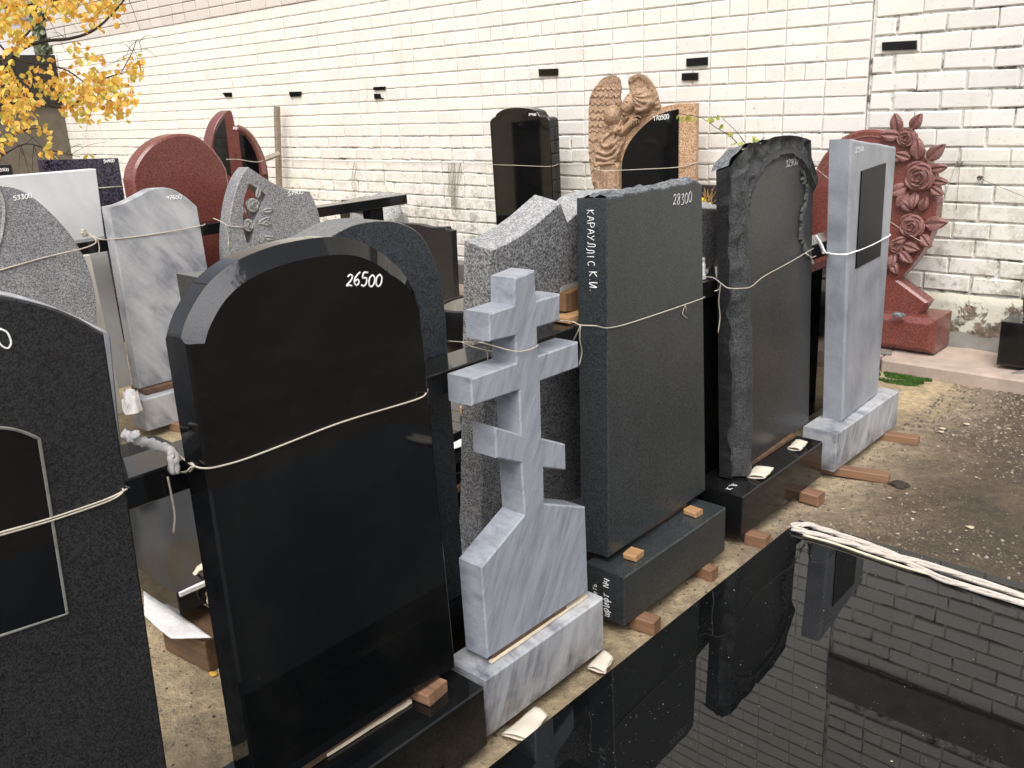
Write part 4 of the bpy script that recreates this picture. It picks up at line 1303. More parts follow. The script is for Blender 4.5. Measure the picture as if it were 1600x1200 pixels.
xs = -2.24; ys0, ys1 = 1.72, 2.95
zz = 0.235
for k, (hh, lab, mt_) in enumerate(((0.045, 'lowest black slab of the stack on the pallet', BLACK_DUSTY), (0.05, 'second black slab of the stack on the pallet', BLACK), (0.05, 'third black slab of the stack on the pallet', BLACK), (0.045, 'top polished slab of the stack on the pallet, mirroring the wall', BLACK_SLAB))):
    flat_slab(lab, xs - 0.75, xs - 0.02 * (k % 2), ys0 + .02 * k, ys1, zz, zz + hh - .004, mt_); zz += hh
pal = thing('pallet', 'brown wooden pallet under the stack of black slabs', 'pallet', Face((xs + 0.03, ys0 - .05, 0.0), (0, 1)).m)
for i in range(5):
    link('board', box('board', 0.0, 1.3, 0.02 + i * 0.24, 0.14 + i * 0.24, 0.205, 0.228, .002), WOOD_G if i % 2 else WOOD_R, pal)
for i in range(3):
    link('stringer', box('stringer', 0.02 + i * .56, 0.14 + i * .56, 0.0, 1.1, 0.11, 0.204, .003), WOOD_D, pal)
for i in range(3):
    link('foot_board', box('foot_board', 0.0, 1.3, 0.0 + i * 0.45, 0.1 + i * 0.45, 0.03, 0.108, .002), WOOD_R, pal)
pad('paper_sheet', 'white paper sheet lying on the stacked black slabs', [(705, 705), (760, 683), (770, 668), (705, 694)], zz + .002, mat=PAPER if 'PAPER' in globals() else m_plain('white paper', (0.8, 0.8, 0.78), 0.8, 0.05), cat_='paper', group=None, curl=0.002, fold=False)
ow = on_z(725, 652, zz)
block('wood_wedge', 'orange brown wedge on the stacked black slabs', Vector((ow.x - .02, ow.y + .12, zz + .002)), (0.10, 0.2, 0.03), R(20), WOOD_O, 'wedge', None)
block('granite_beam', 'dark stone bar lying across the back of the stacked black slabs', Vector((xs - .60, ow.y - .1, zz + .002)), (0.1, 0.7, 0.04), 0, BLACK_DUSTY, 'beam', 'black granite beams')

# black oval planter tub on the ground
_t = on_z(752, 520, 0.15)
TUBX, TUBY = _t.x, _t.y
pt = thing('planter', 'black polished oval planter tub on the ground left of the cross top', 'planter', Matrix.Translation((TUBX, TUBY, 0.02)))
def lathe(prof, n=40, sx=1, sy=1):
    V, Fc = [], []
    for (r, z) in prof:
        for i in range(n):
            a = 2 * math.pi * i / n
            V.append((math.cos(a) * r * sx, math.sin(a) * r * sy, z))
    for j in range(len(prof) - 1):
        for i in range(n):
            Fc.append((j * n + i, j * n + (i + 1) % n, (j + 1) * n + (i + 1) % n, (j + 1) * n + i))
    Fc.append(tuple(range(n - 1, -1, -1)))
    return V, Fc
V, Fc = lathe([(0.15, 0), (0.19, 0.03), (0.23, 0.12), (0.235, 0.235), (0.23, 0.245), (0.20, 0.245), (0.195, 0.235), (0.185, 0.14), (0.0, 0.13)], 44, 1.0, 1.35)
V = [(v[0], v[1], v[2] * 1.35) for v in V]
link('tub', mesh('tub', V, Fc, True, 40), MATT, pt)
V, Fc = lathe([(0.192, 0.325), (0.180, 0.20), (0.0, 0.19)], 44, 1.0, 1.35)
link('inner_reflection', mesh('inner_reflection', V, [f[::-1] for f in Fc[:-1]], True, 40), m_plain('pale reflection grey', (0.30, 0.29, 0.25), .7, .3), pt)  # added inner shell, its flat pale grey paints the reflection inside the rim

# ------------------------------------------------------------------ THIRD ROW
G3 = 'headstones of the third row'
fw_ = fx(-4.41, 1.93, 0.235, lean=2.5)
W_ = thing('headstone', 'light veined marble headstone with a wave shaped top on a low marble plinth', 'headstone', fw_.m, G3)
tp = cat(fw_.L([(170, 323), (190, 318), (212, 308), (232, 297), (248, 293), (268, 295), (288, 306), (308, 323)]), 6)
oW = [(0.0, 0.0), (tp[-1][0] * .5 + .23, 0.0)] + tp[::-1]
oW[0] = (tp[0][0] * .3, 0); oW[1] = (tp[-1][0] * .9 + .1 * oW[1][0], 0)
link('slab', prism('slab', oW, 0.085, w=0.004), MARBLE_W, W_)
write_px(W_, fw_, '47600', (260, 312), (284, 311), 6, r=0.0022)
o = link('plinth', box('plinth', 0, 0.50, 0, 0.15, 0, 0.165, .004), MARBLE_W, None, Face((-4.31, 1.90, 0.04), (0, 1)).m)
tag(o, 'light marble plinth under the wave topped marble headstone', 'plinth', 'plinths of the third row')
block('wood_block', 'reddish wood block under the light marble plinth', Vector((-4.30, 2.06, 0.0)), (0.1, 0.06, 0.045), 0.2, WOOD_R)
block('wood_block', 'dark slip between the light marble plinth and its headstone', Vector((-4.45, 2.12, 0.207)), (0.16, 0.34, 0.026), 0, WOOD_D)

fv = fx(-4.16, 1.35, 0.15, lean=2.0)
V_ = thing('headstone', 'speckled grey granite headstone with a falling curved edge, priced 53300', 'headstone', fv.m, G3)
cv = cat(fv.L([(0, 290), (30, 296), (60, 315), (92, 345), (118, 378), (138, 418), (149, 465), (152, 520), (153, 560)]), 5)
lf = cat(fv.L([(-150, 430), (-110, 370), (-60, 320), (-20, 296)]), 4)
oV = [(lf[0][0], 0), (cv[-1][0], 0)] + cv[::-1] + lf[::-1]
link('slab', prism('slab', oV, 0.08, w=0.003), GREYFINE, V_)
write_px(V_, fv, '53300', (21, 313), (51, 309), 7, r=0.0022)
mb = MB(); mb.tube([(p[0], -.001, p[1]) for p in cat(fv.L([(-8, 290), (2, 305), (6, 325), (5, 350), (0, 375), (-8, 395)]), 5)], 0.008, 6)
link('carved_ring', mb.mesh('carved_ring', True), GREYLIGHT, V_)

o = link('headstone', box('headstone', 0, 0.42, 0, 0.05, 0, 0.80, .003), PALE, None, Face((-4.62, 1.50, 0.14), (0, 1), 1).m)
o.matrix_world = fx(-4.40, 1.415, 0.14, lean=3).m
tag(o, 'plain cream stone back of a headstone between the 53300 and veined marble ones', 'headstone')
rag('white packing cloth bulging at the foot of the cream stone panel', Vector((-4.28, 1.83, 0.17)), 0.03, 0.045, 0.12, 8)

fX = fx(-4.40, 2.54, 0.2, lean=1.5)
X_ = thing('headstone', 'speckled granite headstone pierced by an opening with carved roses, priced 57900', 'headstone', fX.m, G3)
ox_ = [fX.l(368, 460), fX.l(510, 400)]
left = cat(fX.L([(364, 440), (358, 400), (359, 350), (365, 310), (375, 280), (387, 262)]), 5)
topx = cat(fX.L([(388, 261), (420, 282), (452, 297), (483, 299)]), 5)
right = cat(fX.L([(484, 299), (497, 330), (504, 365), (510, 400)]), 4)
oX = [(left[0][0], 0.0), (right[-1][0], 0.0)] + right[::-1] + topx[::-1][1:] + left[::-1][1:]
hole = cat(fX.L([(389, 286), (401, 293), (414, 303), (415, 310)]), 3) + fX.L([(405, 330), (398, 350), (396, 375), (394, 380)]) + cat(fX.L([(386, 380), (380, 355), (380, 330), (382, 308), (389, 287)]), 4)[:-1]
link('slab', prism('slab', oX, 0.10, w=0.002, holes=[hole]), GREYFINE, X_)
write_px(X_, fX, '57900', (450, 306), (474, 302), 6, r=0.0022)
o = link('plinth', box('plinth', 0, 0.68, 0, 0.18, 0, 0.16, .003), GREY, None, Face((-4.32, 2.50, 0.04), (0, 1)).m)
tag(o, 'speckled plinth under the pierced headstone with roses', 'plinth', 'plinths of the third row')

def rose(parent, c, r, mat, name='rose', petals=13, y0=0.0, depth=0.5, seed=0):
    """A carved rose in local (x, z) at c, facing -y: overlapping cupped petals in a spiral."""
    mb = MB(); rnd = random.Random(seed)
    cx, cz = c
    # core dome
    V, Fc = [], []
    n, m_ = 20, 6
    for j in range(m_ + 1):
        t = j / m_
        for i in range(n):
            a = 2 * math.pi * i / n
            V.append((cx + math.cos(a) * r * 0.86 * math.sin(t * 1.57), y0 - r * depth * math.cos(t * 1.57) * .55, cz + math.sin(a) * r * 0.86 * math.sin(t * 1.57)))
    for j in range(m_):
        for i in range(n):
            Fc.append((j * n + i, (j + 1) * n + i, (j + 1) * n + (i + 1) % n, j * n + (i + 1) % n))
    mb.add(V, Fc)
    # spiral petals
    for k in range(petals):
        t = k / (petals - 1)
        a0 = k * 2.4 + rnd.uniform(-.2, .2)
        rad = r * (0.14 + 0.80 * t)
        span = 2.3 - 0.9 * t
        hgt = r * (0.34 - 0.16 * t)
        V, Fc = [], []
        ns, nr = 12, 4
        for i in range(ns + 1):
            u = i / ns; a = a0 + (u - .5) * span
            env = math.sin(u * math.pi) ** 0.5 if 0 < u < 1 else 0
            for j in range(nr + 1):
                v = j / nr
                rr = rad * (0.80 + 0.26 * v * env + 0.03 * math.sin(u * 9 + k))
                y = y0 - (r * depth * (1.02 - 0.75 * t) * .9) + hgt * (1 - env) * .7 - hgt * 0.55 * v * env + (hgt * .5 if j == nr else 0) * .6
                if j == 0: y += hgt * 0.7
                V.append((cx + math.cos(a) * rr, y, cz + math.sin(a) * rr))
        # outer thickness lip
        for i in range(ns):
            for j in range(nr):
                a_ = i * (nr + 1) + j
                Fc.append((a_, a_ + 1, a_ + nr + 2, a_ + nr + 1))
        b = len(V)
        for i in range(ns + 1):
            p = V[i * (nr + 1) + nr]
            q = (cx + (p[0] - cx) * 0.98, p[1] + r * 0.28, cz + (p[2] - cz) * 0.98)
            V.append(q)
        for i in range(ns):
            Fc.append((i * (nr + 1) + nr, b + i, b + i + 1, (i + 1) * (nr + 1) + nr))
        mb.add(V, Fc)
    return link(name, mb.mesh(name, True, 50), mat, parent)
def leaf3(parent, c, ang, L, Wd, mat, y0=0.0, thick=0.02, name='leaf', fold=0.5):
    mb = MB(); V, Fc = [], []
    n = 8
    ca, sa = math.cos(ang), math.sin(ang)
    for i in range(n + 1):
        t = i / n
        wv = Wd * math.sin(math.pi * t ** 0.8) ** 0.8 if 0 < t < 1 else 0
        lift = -thick * (0.6 + 1.2 * math.sin(t * 2.4))
        for q, yy in ((-1, 0.0), (-.5, -fold * .45 * thick), (0, fold * .6 * thick), (.5, -fold * .45 * thick), (1, 0.0)):
            V.append((c[0] + ca * t * L - sa * q * wv, y0 + lift + yy, c[1] + sa * t * L + ca * q * wv))
    for i in range(n):
        for j in range(4):
            a = i * 5 + j
            Fc.append((a, a + 5, a + 6, a + 1))
    b = len(V)
    for i in range(n + 1):
        for q in (0, 4):
            p = V[i * 5 + q]; V.append((p[0], p[1] + thick * 1.6, p[2]))
    for i in range(n):
        Fc.append((i * 5, b + 2 * i, b + 2 * i + 2, i * 5 + 5)); Fc.append((i * 5 + 4, i * 5 + 9, b + 2 * i + 3, b + 2 * i + 1))
    mb.add(V, Fc)
    return link(name, mb.mesh(name, True, 45), mat, parent)
GCARVE = m_granite('carved grey granite', (0.16, 0.16, 0.155), (0.42, 0.42, 0.40), scale=200, rough=0.8, bumpv=0.4)
for k, (px, py, r) in enumerate(((397, 321, 11), (390, 352, 10))):
    c = fX.l(px, py); c2 = fX.l(px + r, py)
    rose(X_, c, (c2[0] - c[0]) * 1.05, GCARVE, petals=10, seed=k, y0=0.012, depth=0.28)
for px, py, ang, L in ((402, 310, 70, 14), (410, 330, 0, 14), (408, 345, -30, 14), (384, 335, 110, 10), (400, 365, -60, 16), (412, 370, -20, 14), (404, 350, 20, 16)):
    c = fX.l(px, py); s_ = (fX.l(px + 1, py)[0] - c[0])
    leaf3(X_, c, R(ang), L * 1.25 * s_, L * s_ * .28, GCARVE, 0.001, 0.004, fold=1.5)

beam2 = o = link('granite_beam', box('granite_beam', 0, 3.4, 0, 0.12, -0.06, 0, .003), BLACK_DUSTY, None, Face((-4.60, 0.6, 0.98), (0, 1)).m)
tag(o, 'black granite beam behind the third row under the round red headstone', 'beam', 'black granite beams')
for k, (yy, lab) in enumerate(((2.42, 'black post under the far beam by the pierced headstone'), (3.7, 'black post under the far end of the far beam'))):
    o = link('granite_post', box('granite_post', 0, 0.1, 0.012, 0.1, 0.0, 0.918, .003), BLACK_DUSTY, None, Face((-4.60, yy, 0.0), (0, 1)).m)
    tag(o, lab, 'post', 'posts under the beams')

# ------------------------------------------------------------------ FOURTH ROW
G4 = 'headstones of the fourth row'
fp = fx(-4.85, 2.3, 0.15, lean=-1)
P_ = thing('headstone', 'round topped red granite headstone behind the veined marble one', 'headstone', fp.m, G4)
tp = cat(fp.L([(207, 283), (211, 262), (222, 242), (240, 224), (262, 213), (285, 209), (308, 213), (328, 227), (344, 246), (355, 265)]), 5)
oP = [(tp[0][0] + .01, 0), (tp[-1][0] + .01, 0)] + tp[::-1]
link('slab', prism('slab', oP, 0.12, w=0.012), REDG, P_)
o = link('plinth', box('plinth', 0, 0.85, 0, 0.22, 0, 0.14, .003), REDG, None, Face((-4.80, 2.22, 0.005), (0, 1)).m)
tag(o, 'red granite plinth of the round red headstone', 'plinth', 'plinths of the fourth row')

fu = fx(-4.80, 2.05, 0.15, lean=-1)
U = thing('headstone', 'plain white marble headstone with square corners behind the 53300 stone', 'headstone', fu.m, G4)
a_, b_ = fu.l(150, 264), fu.l(-120, 286)
oU = [(b_[0], 0), (fu.l(166, 372)[0], 0), (fu.l(164, 372)[0], fu.l(164, 372)[1]), a_, b_]
link('slab', prism('slab', oU, 0.07, w=0.003), WHITE, U)
fs = fx(-6.0, 2.5, 0.1)
S_ = thing('headstone', 'dark navy granite headstone with square top behind the white marble one, priced 54900', 'headstone', fs.m, G4)
oS = [(fs.l(60, 251)[0], 0), (fs.l(192, 310)[0], 0), fs.l(185, 247), fs.l(66, 250)]
link('slab', prism('slab', oS, 0.08, w=0.003), NAVY, S_)
write_px(S_, fs, '54900', (162, 254.5), (179, 253), 4.5, r=0.0028)
fT = fx(-7.0, 2.3, 0.1)
T_ = thing('headstone', 'grey dusty headstone corner at the far left edge behind the white marble', 'headstone', fT.m, G4)
oT = [(fT.l(-80, 262)[0], 0), (fT.l(22, 280)[0], 0), fT.l(18, 257), fT.l(-80, 262)]
link('slab', prism('slab', oT, 0.08, w=0.003), CHARCOAL, T_)
write_px(T_, fT, '85500', (-4, 268), (14, 267), 4.5, r=0.003)

fq = fx(-6.3, 3.7, 0.1)
Q_ = thing('headstone', 'tall red granite headstone with black side wings around a raised cross', 'headstone', fq.m, G4)
so = cat(fq.L([(329, 230), (333, 208), (340, 190), (350, 177.5), (357, 172.5)]), 4) + cat(fq.L([(358, 172.2), (362, 174), (365, 184), (367, 195)]), 3) + cat(fq.L([(367.5, 196), (376, 197.5), (387, 204), (396, 213), (404, 225), (412, 241), (418, 262), (421, 290)]), 4)
oQ = [(so[0][0] - .01, 0), (so[-1][0] + .03, 0)] + so[::-1]
link('slab', prism('slab', oQ, 0.12, w=0.004), REDG, Q_)
link('black_wing', prism('black_wing', fq.L([(333, 226), (336, 207), (343, 191), (350, 183), (352, 200), (355, 225), (358, 250), (361, 275), (345, 268)]), 0.01, 0.001, y0=-0.006), BLACK, Q_)
link('black_wing', prism('black_wing', fq.L([(373, 208), (383, 213), (391, 224), (398, 238), (403, 254), (405, 275), (381, 275), (378, 250), (375, 228)]), 0.01, 0.001, y0=-0.006), BLACK, Q_)
mb = MB(); mb.tube([(p[0], -.004, p[1]) for p in cat(fq.L([(371, 199), (384, 206), (394, 217), (402, 231), (409, 248), (413, 272)]), 5)], 0.022, 8)
link('raised_rib', mb.mesh('raised_rib', True), REDCARVE, Q_)
link('cross_recess', prism('cross_recess', fq.L([(366, 240), (369, 240), (370, 252), (367, 252)]), 0.004, 0.0005, y0=-0.003), m_plain('dark red recess', (0.08, 0.02, 0.018), .5, .1), Q_)
write_px(Q_, fq, '24500', (364, 202), (373, 203), 4, r=0.003)

st_ = thing('wooden_stake', 'weathered wooden stake with a crossbar standing against the white wall', 'stake', Matrix.Translation(on_y(436, 340, 5.40)))
org = on_y(436, 340, 5.40)
def relb(a, b, w_, d_, name, mat, parent, o0):
    a, b = Vector(a) - o0, Vector(b) - o0
    d = b - a; L = d.length; q = Vector((0, 0, 1)).rotation_difference(d.normalized()).to_matrix().to_4x4()
    mb = MB(); mb.box(-w_ / 2, w_ / 2, -d_ / 2, d_ / 2, 0, L, Matrix.Translation(a) @ q)
    return link(name, mb.mesh(name), mat, parent)
relb(on_y(438, 350, 5.40), on_y(432.5, 166, 5.40), 0.055, 0.04, 'post', WOOD_G, st_, org)
relb(on_y(437, 240, 5.36), on_x(405, 252, on_y(437, 240, 5.36).x - 0.1), 0.04, 0.04, 'crossbar', WOOD_G, st_, org)

# black bench by the wall
bz = 0.78
p0, p1 = on_z(503, 327, bz), on_z(571, 315, bz)
bn = thing('bench', 'black granite bench standing against the white wall in the middle distance', 'bench', Matrix.Translation((p1.x, p1.y, 0)))
mb = MB(); L = p1.x - p0.x
link('top', box('top', -L - .4, 0, 0, 0.32, bz - 0.10, bz, .004), BLACK, bn)
link('leg', box('leg', -0.42, -0.12, 0.04, 0.28, 0, bz - .103, .004), BLACK, bn)
link('leg', box('leg', -L - .3, -L - .1, 0.04, 0.28, 0, bz - .103, .004), BLACK, bn)
# grey carved fragment beside the bench
def boulder(label, c, r, mat, seed, name='carved_stone', cat_='stone'):
    bm = bmesh.new(); bmesh.ops.create_icosphere(bm, subdivisions=4, radius=1)
    for v in bm.verts:
        n = noise.noise(v.co * 1.5 + Vector((seed, 0, 0))); n2 = noise.noise(v.co * 5 + Vector((seed, 3, 0)))
        v.co *= 1 + n * .35 + n2 * .14
        v.co.x *= r[0]; v.co.y *= r[1]; v.co.z *= r[2]
    o = link(name, bm_mesh(name, bm, True, None), mat, None, Matrix.Translation(c)); tag(o, label, cat_)
cb = on_y(588, 335, 5.0)
boulder('rough grey carved stone fragment right of the black bench', Vector((cb.x, 5.0, cb.z - .10)), (0.34, 0.2, 0.26), GCARVE, 3)

# K: dark stone with a scalloped corner
fk = fy(4.75, -5.3, 0.06)
K_ = thing('headstone', 'dark headstone with a scalloped top corner behind the blue grey wavy one', 'headstone', fk.m, 'headstones along the wall')
k1 = cat(fk.L([(655, 351), (672, 355), (690, 355)]), 4) + cat(fk.L([(696, 355), (698, 359), (705, 361)]), 3) + [fk.l(710, 466)]
oK = [(fk.l(600, 351)[0], 0), (k1[-1][0], 0)] + k1[::-1] + [(fk.l(600, 351)[0], k1[0][1])]
link('slab', prism('slab', oK, 0.06, w=0.004), CHARCOAL, K_)
o = link('kerb_stone', box('kerb_stone', -0.9, 0.55, 0, 0.14, 0.0, 0.17, .006), m_plain('grey kerb', (0.16, 0.155, 0.14), .8, .2), None, Matrix.Translation((-4.85, 5.2, 0.08)))
tag(o, 'grey stone kerb piece lying on the pavement by the wall', 'kerb stone')

# L: tall black stone with ogee top
fl_ = fy(5.12, -4.5, 0.1)
L_ = thing('headstone', 'tall black headstone with stepped shoulders standing against the white wall', 'headstone', fl_.m, 'headstones along the wall')
oLt = fl_.L([(765, 192)]) + cat(fl_.L([(766, 188), (770, 184), (773, 183)]), 3) + cat(fl_.L([(775, 178), (784, 172), (797, 169), (812, 168.5), (827, 170), (838, 174), (842, 180)]), 4) + fl_.L([(845, 183), (852, 183)]) + cat(fl_.L([(855, 184), (858, 187), (859, 192)]), 3)
oL = [(oLt[0][0] + .02, 0.0), (oLt[-1][0] + .01, 0.0)] + oLt[::-1]
link('slab', prism('slab', oL, 0.10, w=0.004), BLACK, L_)
write_px(L_, fl_, '24400', (826, 180), (838, 181), 3.4, r=0.0022)

# ------------------------------------------------------------------ angel monument
fm = fy(5.05, on_y(1000, 300, 5.05).x, 0.1, turn=26)
M_ = thing('angel_monument', 'tan granite monument of a bowed winged angel beside a black quarter round plate, priced 170500', 'monument', fm.m)
def mp(u, v): return fm.l(850 + u / 5.3333, 100 + v / 5.3333)
bodyt = cat([mp(610, 1300), mp(615, 1100), mp(618, 900), mp(625, 780), mp(660, 660), mp(720, 560), mp(800, 470), mp(900, 395), mp(1000, 355), mp(1100, 332), mp(1150, 328)], 5)
oM = [(bodyt[0][0], 0), (mp(1265, 1000)[0], 0), (mp(1265, 1000)[0], mp(1270, 328)[1])] + bodyt[::-1]
link('body', prism('body', oM, 0.16, w=0.004), TAN, M_)
plt = cat([mp(650, 1200), mp(650, 1000), mp(648, 850), mp(665, 760), mp(715, 650), mp(800, 545), mp(900, 460), mp(1000, 405), mp(1125, 373)], 5)
oMp = [(plt[0][0], 0.02), (mp(1122, 1000)[0], 0.02)] + plt[::-1]
link('black_plate', prism('black_plate', oMp, 0.012, 0.002, y0=-0.008), BLACK, M_)
o = write_px(M_, fm, '170500', (1021, 189), (1046, 185), 7, r=0.0026); o.location = (0, -0.008, 0)
def angel():
    px2m = (mp(100, 0)[0] - mp(0, 0)[0]) / 100
    sil = [(440, 1250), (420, 1100), (395, 950), (372, 760), (368, 560), (372, 380), (385, 270), (410, 215), (450, 160), (500, 110), (550, 92), (600, 96), (630, 120), (640, 180), (642, 320),
           (680, 262), (710, 228), (704, 180), (706, 130), (730, 95), (790, 80), (850, 95), (900, 150), (940, 230), (965, 320), (972, 380), (880, 430), (800, 500), (700, 620), (655, 700), (640, 800), (650, 1000), (655, 1250)]
    S_ = [Vector(p) for p in cat(sil, 4, True)]
    n = len(S_)
    def inside(x, y):
        c = False; j = n - 1
        for i in range(n):
            a, b = S_[i], S_[j]
            if (a.y > y) != (b.y > y) and x < (b.x - a.x) * (y - a.y) / (b.y - a.y) + a.x: c = not c
            j = i
        return c
    def ell(x, y, cx, cy, rx, ry, rot, h):
        dx, dy = x - cx, y - cy; c, s = math.cos(rot), math.sin(rot)
        u = (dx * c + dy * s) / rx; v = (-dx * s + dy * c) / ry; q = 1 - u * u - v * v
        return h * math.sqrt(q) if q > 0 else -1
    def cap(x, y, pts, r, h):
        best = -1
        for i in range(len(pts) - 1):
            a, b = pts[i], pts[i + 1]
            dx, dy = b[0] - a[0], b[1] - a[1]
            t = max(0, min(1, ((x - a[0]) * dx + (y - a[1]) * dy) / (dx * dx + dy * dy)))
            dd = math.hypot(x - a[0] - dx * t, y - a[1] - dy * t)
            q = 1 - (dd / r) ** 2
            if q > 0: best = max(best, h * math.sqrt(q))
        return best
    cp = lambda pts, k=5: [tuple(p) for p in cat(pts, k)]
    folds = [cp([(560, 570), (500, 620), (495, 670), (560, 680), (620, 620), (640, 540)]), cp([(600, 520), (590, 600), (560, 660)]), cp([(470, 730), (540, 745), (600, 700), (640, 620)]), cp([(450, 775), (540, 790), (610, 750), (650, 660)]),
             cp([(435, 830), (520, 825), (600, 800), (650, 720)]), cp([(640, 540), (660, 480), (720, 440)]), cp([(620, 560), (640, 470), (700, 430)]), cp([(445, 850), (440, 950), (450, 1100), (470, 1250)]), cp([(470, 860), (465, 980), (490, 1250)]),
             cp([(625, 850), (630, 1000), (635, 1250)]), cp([(520, 900), (520, 1050), (530, 1250)])]
    rib = cp([(385, 280), (430, 200), (500, 130), (560, 100), (620, 120)], 6)
    rib2 = cp([(715, 120), (790, 90), (860, 120), (915, 220), (955, 350)], 6)
    def depth(x, y):
        """height proud of the slab, in px of the crop"""
        d = 18
        leftwing = x < 645 and y < 900 and not (x > 500 and y > 480)
        if x < 660 and y < 1000:                      # left wing
            t = (x - 368) / 280
            d = 30 + 26 * math.sin(max(0, min(1, t)) * 3.0)
            if y < 330: rr = cap(x, y, rib, 60, 46); d = max(d, rr)
            # scale feathers above, long feathers below
            if y > 200:
                fs_ = 62 if y < 560 else 85
                row = (y - 200) / fs_; rf = row - math.floor(row)
                u = (x + (fs_ * .35 if int(row) % 2 else 0)) / (fs_ * .7); uf = u - math.floor(u) - .5
                edge = rf - (1 - (2 * uf) ** 2) * 0.35
                ff_ = edge - math.floor(edge)
                d += 10 * (ff_) - (7 if abs(uf) > .44 else 0)
            else: d += 4 * math.sin(x * .30 + y * .12)
            if y < 330: d += 3 * math.sin((x - y * .4) * .35)
        if x > 690 and y < 450:                        # right wing, seen behind the head
            d = 16 + 14 * math.sin((x - 690) / 300 * 3.1)
            rr = cap(x, y, rib2, 52, 44); d = max(d, rr)
            d += 4 * math.sin(math.atan2(y - 420, x - 780) * 34)
        # head with hair
        e = ell(x, y, 822, 300, 100, 102, 0.3, 104)
        if e > 0:
            d = max(d, 16 + e + 7 * math.sin((math.atan2(y - 250, x - 740) * 15 + math.hypot(x - 740, y - 250) * .05)) * min(1, e / 60))
        e = cap(x, y, cp([(790, 380), (850, 370), (890, 320)]), 34, 96)
        if e > 0: d = max(d, 16 + e + 3 * math.sin(x * .25 + y * .25))
        # face turned down to the left: cheek, brow, nose, eye hollow, chin
        e = ell(x, y, 705, 345, 62, 96, 0.55, 92)
        if e > 0: d = max(d, e)
        e = cap(x, y, [(668, 322), (652, 362), (668, 374)], 15, 84)
        if e > 0: d = max(d, e)
        e = ell(x, y, 690, 322, 20, 11, 0.5, 16)
        if e > 0: d -= e
        e = cap(x, y, [(662, 396), (688, 404)], 7, 9)
        if e > 0: d -= e
        e = ell(x, y, 672, 416, 22, 17, 0.2, 74)
        if e > 0: d = max(d, e)
        # near shoulder and upper arm
        e = ell(x, y, 575, 430, 72, 92, 0.15, 118)
        if e > 0: d = max(d, 16 + e)
        e = cap(x, y, cp([(590, 470), (580, 540), (640, 560)]), 50, 86)
        if e > 0: d = max(d, e)
        # forearm up to the cheek and the hand lying on the stone's edge
        e = cap(x, y, cp([(655, 570), (700, 520), (745, 470)]), 34, 92)
        if e > 0: d = max(d, e)
        e = ell(x, y, 762, 465, 40, 34, -0.6, 100)
        if e > 0: d = max(d, e)
        for k in range(4):
            e = cap(x, y, [(762 + k * 11, 446 + k * 5), (742 + k * 18, 500 + k * 2 - k * 8), (738 + k * 20, 520 - k * 9)], 9, 96)
            if e > 0: d = max(d, e)
        e = cap(x, y, [(760, 440), (792, 430), (812, 446)], 10, 100)
        if e > 0: d = max(d, e)
        # robe: body mass and swinging folds
        if y > 520:
            e = ell(x, y, 560, 700, 120, 190, 0.35, 70)
            if e > 0: d = max(d, 10 + e)
        if y > 820:
            q = 1 - ((x - 540) / 110) ** 2
            if q > 0: d = max(d, 26 + 62 * math.sqrt(q))
        for f_ in folds:
            e = cap(x, y, f_, 17, 26)
            if e > 0: d += e
        d += noise.noise(Vector((x * .05, y * .05, 0))) * 4
        return d
    step = 6.5
    x0, x1, y0, y1 = 360, 985, 75, 1260
    nx, ny = int((x1 - x0) / step) + 1, int((y1 - y0) / step) + 1
    idx = {}; V = []; Fc = []
    ins_ = [[inside(x0 + i * step, y0 + j * step) for i in range(nx)] for j in range(ny)]
    def vid(i, j):
        if (i, j) not in idx:
            x, y = x0 + i * step, y0 + j * step
            X, Z = mp(x, y)
            idx[(i, j)] = len(V)
            V.append([X, -depth(x, y) * px2m + 0.02, Z])
        return idx[(i, j)]
    cells = set()
    for j in range(ny - 1):
        for i in range(nx - 1):
            if ins_[j][i] and ins_[j][i + 1] and ins_[j + 1][i] and ins_[j + 1][i + 1]:
                cells.add((i, j)); Fc.append((vid(i, j), vid(i, j + 1), vid(i + 1, j + 1), vid(i + 1, j)))
    # rounded rim and back
    bm = bmesh.new()
    bv = [bm.verts.new(v) for v in V]
    for f_ in Fc: bm.faces.new([bv[i] for i in f_])
    for _ in range(2):
        bnd = [v for v in bm.verts if v.is_boundary]
        new = {}
        for v in bnd:
            nb = [e.other_vert(v).co for e in v.link_edges if e.is_boundary]
            if len(nb) == 2: new[v] = v.co * .5 + (nb[0] + nb[1]) * .25
        for v, c in new.items(): v.co = c
    be = [e for e in bm.edges if e.is_boundary]
    r_ = bmesh.ops.extrude_edge_only(bm, edges=be)
    nv = [g for g in r_['geom'] if isinstance(g, bmesh.types.BMVert)]
    for v in nv: v.co.y = 0.045
    be2 = [e for e in bm.edges if e.is_boundary]
    bmesh.ops.contextual_create(bm, geom=be2)
    bmesh.ops.recalc_face_normals(bm, faces=bm.faces)
    return link('angel_figure', bm_mesh('angel_figure', bm, True, 60), TANCARVE, M_)
angel()
fo = fy(5.06, on_y(985, 300, 5.10).x, 0.08)
o = link('plinth', box('plinth', -0.75, 0.7, 0, 0.3, 0, 0.02, .003), TAN, None, Matrix.Translation((fm.o.x, 4.98, 0.08)) @ Matrix.Rotation(R(26), 4, 'Z'))
tag(o, 'thin tan plinth of the angel monument', 'plinth')

